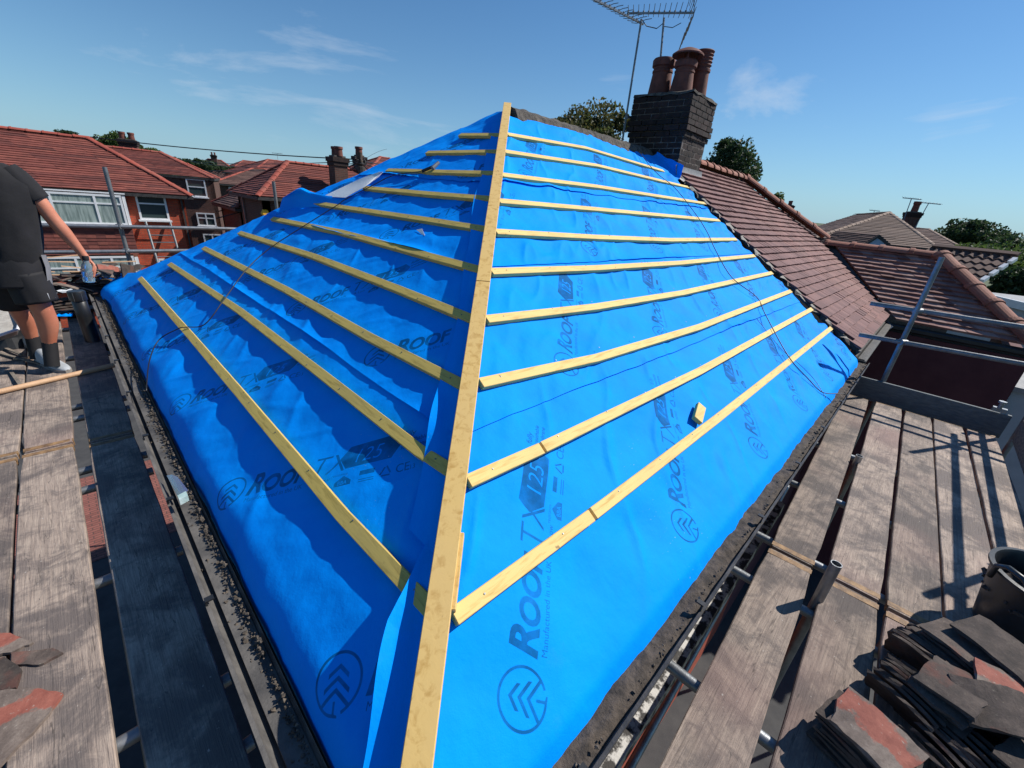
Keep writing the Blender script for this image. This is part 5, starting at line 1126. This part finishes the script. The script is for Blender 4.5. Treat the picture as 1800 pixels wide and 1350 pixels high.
def cloth(name, pts, mat, seed, fold=.006):
    C = [p for p, _, _ in pts]; A = [SX * a for _, a, _ in pts]; B = [SYv * b_ for _, _, b_ in pts]; return rings(name, C, A, B, mat, man, seed, fold)
cloth('shirt', [(mp_(24, 468), .165, .165), (mp_(24, 445), .172, .165), (mp_(19, 415), .176, .165), (mp_(9, 375), .185, .175), (mp_(2, 338), .190, .18), (mp_(-3, 314), .172, .165), (mp_(-14, 296), .145, .13), (mp_(-30, 284), .085, .08)], 'shirt', 3, .017)
def sleeve(name, p, q, r0, r1, mat, seed):
    d = (q - p).normalized(); a = d.orthogonal().normalized(); b_ = d.cross(a); rings(name, [p - d * .06, p, p.lerp(q, .5), q], [a * r0 * .8, a * r0, a * (r0 + r1) / 2, a * r1], [b_ * r0 * .8, b_ * r0, b_ * (r0 + r1) / 2, b_ * r1], mat, man, seed, .007)
sleeve('sleeve', mp_(24, 310, -.05), mp_(68, 352, -.06), .082, .070, 'shirt', 5); sleeve('sleeve', mp_(-45, 318, .18), mp_(-72, 360, .24), .082, .070, 'shirt', 6)
cloth('shorts', [(mp_(24, 442), .150, .15), (mp_(26, 458), .170, .168), (mp_(28, 480), .178, .175), (mp_(30, 500), .165, .165)], 'shorts', 7, .013)
def leg(name, pts, mat, seed):
    d = (pts[-1][0] - pts[0][0]).normalized(); a = (SX - d * SX.dot(d)).normalized(); b_ = d.cross(a); rings(name, [p for p, _ in pts], [a * r for _, r in pts], [b_ * r for _, r in pts], mat, man, seed, .008)
leg('shorts_leg', [(mp_(40, 478, -.05), .122), (mp_(54, 505, -.05), .124), (mp_(66, 529, -.05), .122)], 'shorts', 8); leg('shorts_leg', [(mp_(6, 480, .12), .122), (mp_(16, 510, .16), .124), (mp_(26, 534, .2), .122)], 'shorts', 9)
sp = []
for u, v in ((76, 448), (84, 470), (88, 500), (92, 528)): sp.append([tuple(mp_(u + du, v, -.02 + dd)) for du, dd in ((-4, -.09), (2, -.06), (5, .0))])
link('side_stripe', grid_mesh('side_stripe', np.array(sp)), M['grey_cloth'], man, smooth=True)
b = MB(); q = mp_(85, 521, -.145); b.box(q, (.008, .004, .05)); b.build('shorts_mark', M['white'], man)
sp = []
for u in range(-10, 85, 8): sp.append([tuple(mp_(u, 444 + k * 5 + .06 * u, -.172 + .0006 * abs(u - 36))) for k in (0, 1)])
leg_sock = lambda nm, p, q, r: (lambda b: (b.tube([p, p.lerp(q, .5), q], [r * 1.02, r, r * 1.0], 14), b.build(nm, M['shorts'], man, smooth='auto')))(MB())
leg_sock('sock', mp_(87, 602), mp_(92, 644, -.05), .049); leg_sock('sock', mp_(57, 592, .33), mp_(66, 630, .30), .048)
def shoe(heel, toe, zs):
    heel, toe = Vector(heel), Vector(toe); d = (toe - heel); d.z = 0; L = d.length; d.normalize(); s = Vector((-d.y, d.x, 0)); P = []; Sl = []
    for f, wd, ht in ((-.05, .020, .060), (.01, .040, .118), (.15, .044, .136), (.30, .046, .120), (.45, .048, .088), (.62, .052, .066), (.80, .050, .054), (.93, .036, .044), (1.0, .012, .028)):
        c = heel + d * (L * f); c.z = zs + .022; row = []
        for k in range(13):
            t = math.pi * k / 12; row.append(tuple(c + s * (wd * math.cos(t)) + Vector((0, 0, (ht - .018) * math.sin(t) ** .7))))
        P.append(row); Sl.append((c, wd))
    o = link('shoe', grid_mesh('shoe', np.array(P)[::-1]), M['shoe'], man, smooth=True); b = MB(); up = []; 
    ring = [c + s * (wd + .004) for c, wd in Sl] + [c - s * (wd + .004) for c, wd in Sl[::-1]]
    b.prism([Vector((p.x, p.y, zs)) for p in ring], (0, 0, .026)); b.build('sole', M['sole'], o)
    b = MB()
    for k in range(4): c = heel + d * (L * (.36 + .08 * k)); c.z = zs + .104 - .014 * k; b.bar(c - s * .022, c + s * .022, d * .004, (0, 0, .004))
    b.build('laces', M['white'], o)
hl = onz(72, 636, ZD); shoe(hl, onz(121, 656, ZD), ZD + .002)
hl = onz(52, 622, ZD) + Vector((0, .25, 0)); shoe(hl, hl + Vector((.16, -.22, 0)), ZD + .002)
hr_ = MB(); hr_.lathe(mp_(-82, 216), [(.02, -.06), (.10, -.02), (.106, .04), (.085, .10), (.03, .13)], 14); hr_.build('hair', M['hair'], man, smooth=True)
# bottle
bt = thing('water_bottle', 'pale blue water bottle with a dark cap gripped in the man\'s hand', 'bottle', mp_(156, 490, -.08))
ba, bz = mp_(150, 452, -.08), mp_(157, 496, -.08); ax = (ba - bz); Lb_ = ax.length; ax.normalize(); b = MB()
b.lathe(bz, [(.030, 0), (.038, .006), (.039, Lb_ * .15), (.036, Lb_ * .2), (.039, Lb_ * .25), (.039, Lb_ * .55), (.034, Lb_ * .68), (.020, Lb_ * .80), (.018, Lb_ * .9)], 20, ax); b.build('bottle_body', M['bottle'], bt, smooth='auto')
b = MB(); b.lathe(bz + ax * Lb_ * .88, [(.021, 0), (.022, .01), (.022, .03), (.019, .036)], 16, ax); b.build('cap', M['shorts'], bt, smooth='auto')

# ------------------------------------------------------------------ loose things
def old_tile_mesh(seed, mat):
    rg = random.Random(seed); L, W, T = .268 - .02 * (seed % 3), .166, .013; nx, ny = 7, 4; V0, F0 = [], []
    for side in (1, 0):
        for i in range(nx + 1):
            for j in range(ny + 1):
                x, y = (i / nx - .5) * L, (j / ny - .5) * W
                if i == nx: x -= rg.uniform(0, .018)
                if i == 0: x += rg.uniform(0, .006)
                if j in (0, ny): y += rg.uniform(-.004, .004)
                if seed % 4 == 0 and i >= nx - 1 and j >= ny - 1: x -= rg.uniform(.01, .03)
                if seed % 5 == 1 and i <= 1 and j <= 1: x += rg.uniform(.01, .025)
                V0.append((x, y, .010 * (1 - (2 * i / nx - 1) ** 2) + (T if side else 0) + rg.uniform(-.0008, .0008)))
    m = (nx + 1) * (ny + 1)
    for i in range(nx):
        for j in range(ny):
            a = i * (ny + 1) + j; F0.append((a, a + ny + 1, a + ny + 2, a + 1)); F0.append((m + a, m + a + 1, m + a + ny + 2, m + a + ny + 1))
    for i in range(nx):
        a, c = i * (ny + 1), (i + 1) * (ny + 1); F0.append((a, a + m, c + m, c)); F0.append((a + ny, c + ny, c + ny + m, a + ny + m))
    for j in range(ny):
        a, c = j, nx * (ny + 1) + j; F0.append((a, a + 1, a + 1 + m, a + m)); F0.append((c, c + m, c + 1 + m, c + 1))
    me = bpy.data.meshes.new('old_tile'); me.from_pydata(V0, [], F0); me.update(); me.materials.append(M[mat]); return me
OT = [old_tile_mesh(s, 'slate') for s in range(9)]; OTR = [old_tile_mesh(s + 9, 'red_tile') for s in range(3)]
def tile_at(p, yaw, pitch, roll, label, group=None, red=False, s=1.0):
    mw = Matrix.Translation(p) @ Matrix.Rotation(yaw, 4, 'Z') @ Matrix.Rotation(pitch, 4, 'Y') @ Matrix.Rotation(roll, 4, 'X') @ Matrix.Scale(s, 4)
    return link('clay_tile', random.choice(OTR if red else OT), None, None, label=label, cat='roof tile', group=group, mw=mw)
GL, GG = 'old roof tile packed in the dark stacks beside the black tub, lower right', 'old tiles stacked on the right deck'
def dstack(lab, u, v, u2, v2, n, jy=.09, jp=.012, lean=0.0, z0=0.0, step=.0235, shift=(0, 0)):
    p = onz(u, v, ZD); d = onz(u2, v2, ZD) - p; yaw = math.atan2(d.y, d.x)
    for i in range(n):
        q = p + Vector((shift[0] * i + random.uniform(-jp, jp), shift[1] * i + random.uniform(-jp, jp), z0 + .004 + i * step))
        tile_at(q, yaw + random.uniform(-jy, jy), lean * i / n + random.uniform(-.02, .02), random.uniform(-.03, .03), lab, GG)
    return p + Vector((shift[0] * n, shift[1] * n, z0 + .004 + n * step)), yaw
def dlean(lab, u, v, u2, v2, n, tilt, sp_=.021, zr=.085):
    """tiles stood on their long edges and leaning like books along u,v -> u2,v2"""
    p = onz(u, v, ZD); d = onz(u2, v2, ZD) - p; yaw = math.atan2(d.y, d.x); d.z = 0; d.normalize()
    for i in range(n): tile_at(p + d * (i * sp_ / math.cos(tilt) * 1.02) + Vector((random.uniform(-.008, .008), random.uniform(-.008, .008), zr * math.cos(tilt) + .004)), yaw + math.pi / 2 + random.uniform(-.05, .05), random.uniform(-.03, .03), math.pi / 2 - tilt + random.uniform(-.05, .05), lab, GG)
tp1, y1 = dstack('old tile in the flat stack nearest the black tub', 1655, 1195, 1740, 1270, 9, .10)
tile_at(tp1 + Vector((.06, -.09, .02)), y1 - .02, .02, .10, 'broad brown tile lying face up on the stack nearest the black tub', s=1.04)
tp2, y2 = dstack('old tile in the flat stack at the middle of the lower right pile', 1632, 1262, 1700, 1215, 8, .08)
tile_at(tp2 + Vector((.0, .0, .004)), y2 + .1, .03, -.12, 'dull tile lying slightly tilted on the middle stack, left of the red-streaked one')
dlean('old tile standing on edge at the left end of the middle stack', 1560, 1260, 1620, 1225, 8, .62)
tp4, y4 = dstack('old tile in the low stack under the orange patched tile', 1500, 1338, 1560, 1400, 6, .06)
tile_at(tp4 + Vector((.0, .0, .012)), y4 + .06, .05, .14, 'tile with a broad orange red patch at the front left of the stacks', red=True, s=1.05)
tp5, y5 = dstack('old tile in the right hand stack at the photo edge', 1745, 1300, 1830, 1345, 8, .10)
tile_at(tp5 + Vector((.02, .01, .01)), y5 - .1, .10, .05, 'red-streaked tile slanting off the right hand stack at the photo edge', red=True)
tile_at(tp5 + Vector((-.10, .07, .02)), y5 + .25, -.16, .2, 'grey brown tile propped between the middle and right hand stacks')
dlean('old tile standing on edge at the very bottom of the pile', 1640, 1375, 1720, 1350, 9, .8); dstack('old tile in the stack at the bottom right corner', 1790, 1395, 1850, 1330, 7, .2)
dlean('old tile standing on edge between the tub and the first joint of the boards', 1600, 1190, 1640, 1160, 6, .5)
# left foreground pieces
def fragment(pts, h, mat, label, seed):
    rg = random.Random(seed); P = []
    for i in range(len(pts)):
        p, q = onz(*pts[i], ZD + h), onz(*pts[(i + 1) % len(pts)], ZD + h)
        for k in range(4): P.append(p.lerp(q, k / 4) + Vector((rg.uniform(-.004, .004), rg.uniform(-.004, .004), rg.uniform(-.001, .001))) * (k > 0))
    c = sum(P, Vector()) / len(P); b = MB(); b.prism([p - c for p in P], (0, 0, .012)); return b.build('tile_fragment', M[mat], None, label=label, cat='tile fragment', mw=Matrix.Translation(c))
fragment([(-60, 1235), (0, 1218), (62, 1212), (112, 1222), (88, 1258), (20, 1330), (-60, 1420)], .003, 'red_tile', 'large broken tile piece with a red clay patch at the bottom left corner', 4)
fragment([(-50, 1120), (20, 1116), (60, 1132), (22, 1150), (-50, 1165)], .003, 'red_tile', 'small reddish tile piece on the boards at the left edge, above the large one', 5)
fragment([(-50, 1175), (10, 1158), (40, 1180), (30, 1212), (-50, 1228)], .004, 'slate', 'dusty grey tile piece between the two reddish pieces at the left edge', 6)
fragment([(20, 1150), (95, 1142), (112, 1150), (70, 1172), (26, 1172)], .002, 'slate', 'thin brown tile flake on the boards right of the reddish piece', 7)
# heap of tiles at the far end
for y in (6.85, 7.09): board((-.55, y, ZD + .045), (2.6, y, ZD + .045), .225, .038, 'board_x', int(y * 100))
HL, HG = 'broken tile in the untidy heap at the far end of the left scaffold', 'tile heap behind the man'
for cx_ in (-.98, -.74, -.50, -.26, -.02, .20):
    for i in range(11 + random.randint(-2, 2)):
        tile_at(Vector((cx_ + random.uniform(-.03, .03), 6.62 + random.uniform(-.04, .04) + .1 * (cx_ > -.4), ZD + .095 * (cx_ > -.4) + .005 + i * .024)), random.uniform(-.25, .25), random.uniform(-.05, .05), random.uniform(-.08, .08), HL, HG)
for i in range(46):
    tile_at(Vector((random.uniform(-1.05, .28), 6.66 + random.uniform(-.14, .22), ZD + .27 + .22 * random.random() + .02 * (i % 3))), random.uniform(0, 6.28), random.uniform(-.45, .45), random.uniform(-.45, .45), HL, HG, red=(i % 6 == 0), s=random.uniform(.7, 1.0))
for i, (u, v, a) in enumerate(((192, 478, .5), (176, 474, -.4), (226, 478, .9))):
    tile_at(ony(u, v, 6.5), a, .3, .5 + a, ('pinkish tile tilted on the heap just left of the blue roof corner', 'small tile end on top of the heap beside the bottle', 'dark tile poking up at the right end of the heap')[i], red=(i == 0))
# lath scraps on the heap
for i in range(7):
    p = Vector((random.uniform(-.9, .15), 6.6, ZD + .50 + .03 * i)); a = random.uniform(-.5, .5); b = MB(); b.bar(p, p + Vector((.32 * math.cos(a), .1, .28 * math.sin(a) * .5)), (0, .012, 0), (0, 0, .008)); b.build('lath', M['handle'], None, label='broken lath lying across the tile heap behind the man', cat='timber scrap', group='laths on the heap')
# black tub of rubble
tb_ = onz(1697, 1088, ZD); tc_ = Vector((tb_.x + .06, tb_.y - .195, ZD + .002)); tub = thing('rubble_tub', 'black rubber tub of rubble with an upright handle ear, at the right edge', 'tub', tc_)
b = MB(); b.lathe(tc_, [(.165, 0), (.178, .02), (.225, .325), (.240, .332), (.240, .344), (.222, .346), (.214, .330), (.17, .04), (.0, .035)], 40); b.build('tub_body', M['black_plastic'], tub, smooth='auto')
hv = Vector((-.70, .71, 0)); sv = Vector((.71, .70, 0))
for sg in (1, -1):
    c = tc_ + hv * sg * .236 + Vector((0, 0, .33)); b = MB(); b.tube([c + sv * .085 - Vector((0, 0, .03)), c + sv * .070 + hv * sg * .02 + Vector((0, 0, .045)), c + sv * .03 + hv * sg * .028 + Vector((0, 0, .075)), c - sv * .03 + hv * sg * .028 + Vector((0, 0, .075)), c - sv * .070 + hv * sg * .02 + Vector((0, 0, .045)), c - sv * .085 - Vector((0, 0, .03))], .012, 10); b.build('handle', M['black_plastic'], tub, smooth=True)
rg = random.Random(5); b = MB()
for i in range(260):
    a, r_ = rg.uniform(0, 6.28), .20 * math.sqrt(rg.random()); p = tc_ + Vector((r_ * math.cos(a), r_ * math.sin(a), .235 + .03 * rg.random() - .1 * r_ * r_ * 10)); sz = rg.uniform(.012, .045)
    b.box(p, (sz * 1.5, sz, sz * .35), Matrix.Rotation(rg.uniform(-.6, .6), 3, 'X') @ Matrix.Rotation(rg.uniform(0, 6), 3, 'Z'))
b.build('rubble', M['slate'], tub, kind='stuff')
# broom handle, soil pipe, tray, scraps on the left deck
p, q = onz(-80, 707, ZD + .026), onz(200, 642, ZD + .026); d = (q - p).normalized()
bh = thing('wooden_pole', 'round wooden pole lying across the left boards in front of the man', 'pole', p)
b = MB(); b.tube([p - d * .5, p, p.lerp(q, .5), q], .0215, 14); b.build('shaft', M['handle'], bh, smooth='auto')
pt_, pb_ = ony(133, 512, 5.5), ony(163, 598, 5.5); sp_ = thing('soil_pipe', 'black plastic soil pipe with a wire cage top standing by the left gutter', 'pipe', pb_)
b = MB(); b.tube([pt_, pt_.lerp(pb_, .5), pb_, pb_ + Vector((.015, -.03, -.05)), pb_ + Vector((.06, -.09, -.075)), pb_ + Vector((.16, -.16, -.08))], .058, 22, False); b.build('pipe', M['black_plastic'], sp_, smooth=True).modifiers.new('t', 'SOLIDIFY').thickness = .006
b = MB(); pa = (pt_ - pb_).normalized(); b.lathe(pt_ - pa * .09, [(.066, 0), (.068, .01), (.068, .085), (.064, .095)], 22, pa); b.build('socket', M['black_plastic'], sp_, smooth='auto')
b = MB()
for k in range(4): o2 = Vector((-.03 + .02 * k, -.062, 0)); b.tube([pt_ + o2 - pa * .004, pt_ + o2 - pa * .085], .0022, 5)
b.build('wire_cage', M['steel'], sp_)
rim = [onz(u, v, ZD + .30) for u, v in ((-60, 522), (3, 517), (20, 531), (34, 566), (31, 579), (-2, 590), (-60, 604))]; cen_ = sum(rim, Vector()) / 7
tr_ = thing('mortar_tray', 'shallow metal rimmed tray of dry mortar beside the man, at the left edge', 'tray', cen_); b = MB()
b.tube(rim + [rim[0]], .012, 8); b.build('rim', M['white'], tr_, smooth='auto')
b = MB(); low = [cen_ + (r_ - cen_) * .86 - Vector((0, 0, .07)) for r_ in rim]; b.add(rim + low, [(k, (k + 1) % 7, 7 + (k + 1) % 7, 7 + k) for k in range(7)] + [tuple(range(13, 6, -1))]); b.build('pan', M['steel_dark'], tr_).modifiers.new('t', 'SOLIDIFY').thickness = .004
b = MB(); b.add([cen_ + (r_ - cen_) * .93 - Vector((0, 0, .035)) for r_ in rim], [tuple(range(7))]); b.build('mortar', M['pale_sand'] if 'pale_sand' in M else M['debris_pale'], tr_) if False else b.build('mortar', rough_mat('dry_mortar', (.34, .31, .27), (.48, .45, .40), .95, 14, bs=.8), tr_)
b = MB(); base = Vector((cen_.x, cen_.y, ZD + .002)); b.lathe(base, [(.16, 0), (.13, .10), (.12, .228)], 20); b.build('pedestal', M['black_plastic'], tr_)
for i, (a0, a1, mt_) in enumerate((((0, 622), (70, 640), 'old_timber'), ((25, 632), (68, 628), 'handle'), ((18, 652), (38, 680), 'old_timber'), ((-10, 605), (40, 625), 'old_timber'))):
    p, q = onz(*a0, ZD + .006), onz(*a1, ZD + .02); s = (q - p).cross(Vector((0, 0, 1))).normalized(); b = MB(); b.bar(p, q, s * .011, (0, 0, .012)); b.build('timber_sliver', M[mt_], None, label=('long dark timber sliver at the left edge beside the raised grey shoe', 'pale timber sliver under the heel of the grey shoe', 'short dark sliver on the boards just above the wooden pole', 'dark sliver under the mortar tray')[i], cat='timber scrap')
# scrap of membrane on the far boards
P = np.array([[tuple(onz(u, v, ZD + .05 + .01 * ((u + v) % 3))) for u in np.linspace(100, 128, 8)] for v in np.linspace(556, 541, 5)]); s_ = link('membrane_scrap', grid_mesh('membrane_scrap', P, np.full(P.shape[:2] + (2,), 5.0)), M['membrane'], None, True, label='small scrap of blue membrane on the boards below the tile heap', cat='membrane scrap')
# offcut, hammer, paper scrap, metal clip on the roof
p0, p1 = onR(1222, 742, .012), onR(1229, 716, .012); dv = (p1 - p0).normalized(); wv = NR.cross(dv).normalized()
b = MB(); b.bar(p0 - wv * .0, p1, wv * .030, NR * .028); b.build('batten_offcut', M['timber_x'], None, bevel=.002, label='short batten offcut resting above the lowest batten of the right slope', cat='timber offcut')
hm = thing('hammer', 'small hammer lying on the third batten from the top of the left slope', 'hammer', onL(764, 292, .04))
b = MB(); b.tube([onL(766, 291, .055), onL(742, 301, .050)], .013, 10); b.build('handle', M['cable'], hm)
b = MB(); b.tube([onL(760, 296, .055), onL(771, 286, .060)], [.020, .016], 10); b.build('head', M['steel'], hm)
b = MB(); b.add([onL(732, 404, .02), onL(742, 402, .025), onL(747, 414, .02), onL(744, 415, .015)], [(0, 1, 2, 3)]); b.build('paper_scrap', M['white'], None, label='white scrap caught on the left slope below the sixth batten', cat='scrap').modifiers.new('t', 'SOLIDIFY').thickness = .002
P = [[tuple(onz(u, v, z)) for u, v, z in r] for r in (((293, 836, -.115), (302, 834, -.10), (312, 838, -.10), (318, 846, -.115)), ((312, 872, -.115), (318, 868, -.10), (326, 866, -.10), (331, 862, -.115)))]
link('metal_offcut', grid_mesh('metal_offcut', np.array(P)), rough_mat('bright_zinc', (.55, .56, .57), (.7, .7, .71), .25, 4, metal=.9), None, label='bright folded metal offcut sitting in the left gutter', cat='metal scrap')
P = [onz(316, 884, -.105), onz(331, 876, -.105)]; b = MB(); b.bar(P[0], P[1], (.0, .02, 0), (0, 0, .03)); b.build('lighter', rough_mat('green_white_plastic', (.2, .35, .33), (.5, .6, .58), .4), None, label='small greenish plastic piece beside the bright metal offcut in the left gutter', cat='scrap')
# cables
def cable(label, pts, fn, r=.0045, end=()):
    P = [fn(u, v, h) for u, v, h in pts] + list(end); n = len(P); Q = []
    for i in range(n - 1):
        for k in range(6):
            f = k / 6; q0, q1, q2, q3 = P[max(i - 1, 0)], P[i], P[i + 1], P[min(i + 2, n - 1)]; Q.append(.5 * (2 * q1 + (q2 - q0) * f + (2 * q0 - 5 * q1 + 4 * q2 - q3) * f * f + (3 * q1 - q0 - 3 * q2 + q3) * f ** 3))
    b = MB(); b.tube(Q + [P[-1]], r, 6); b.build('cable', M['cable'], None, True, label=label, cat='cable')
cable('black cable running down the right slope from the chimney to the gutter', [(1120, 262, .05), (1150, 300, .05), (1186, 330, .05), (1222, 375, .05), (1243, 408, .05), (1258, 440, .04), (1286, 487, .05), (1330, 522, .03), (1345, 552, .05), (1385, 625, .05), (1420, 665, .02), (1447, 690, .02)], onR, .0045, (Vector((4.55, -.28, -.11)), Vector((4.5, -.30, -.2))))
cable('thin black cable hanging down the left slope over the loose flap', [(742, 301, .05), (690, 309, .05), (655, 326, .05), (608, 350, .06), (592, 361, .05), (533, 398, .05), (475, 436, .05), (433, 474, .05), (393, 528, .05), (360, 570, .02), (327, 575, .045), (313, 578, .045), (280, 597, .02), (263, 633, .02), (257, 687, .02)], onL, .004)
cable('second thin cable end crossing the right slope towards the lowest batten', [(1330, 560, .012), (1375, 615, .012), (1405, 640, .035), (1432, 668, .015), (1452, 700, .01)], onR, .0025)
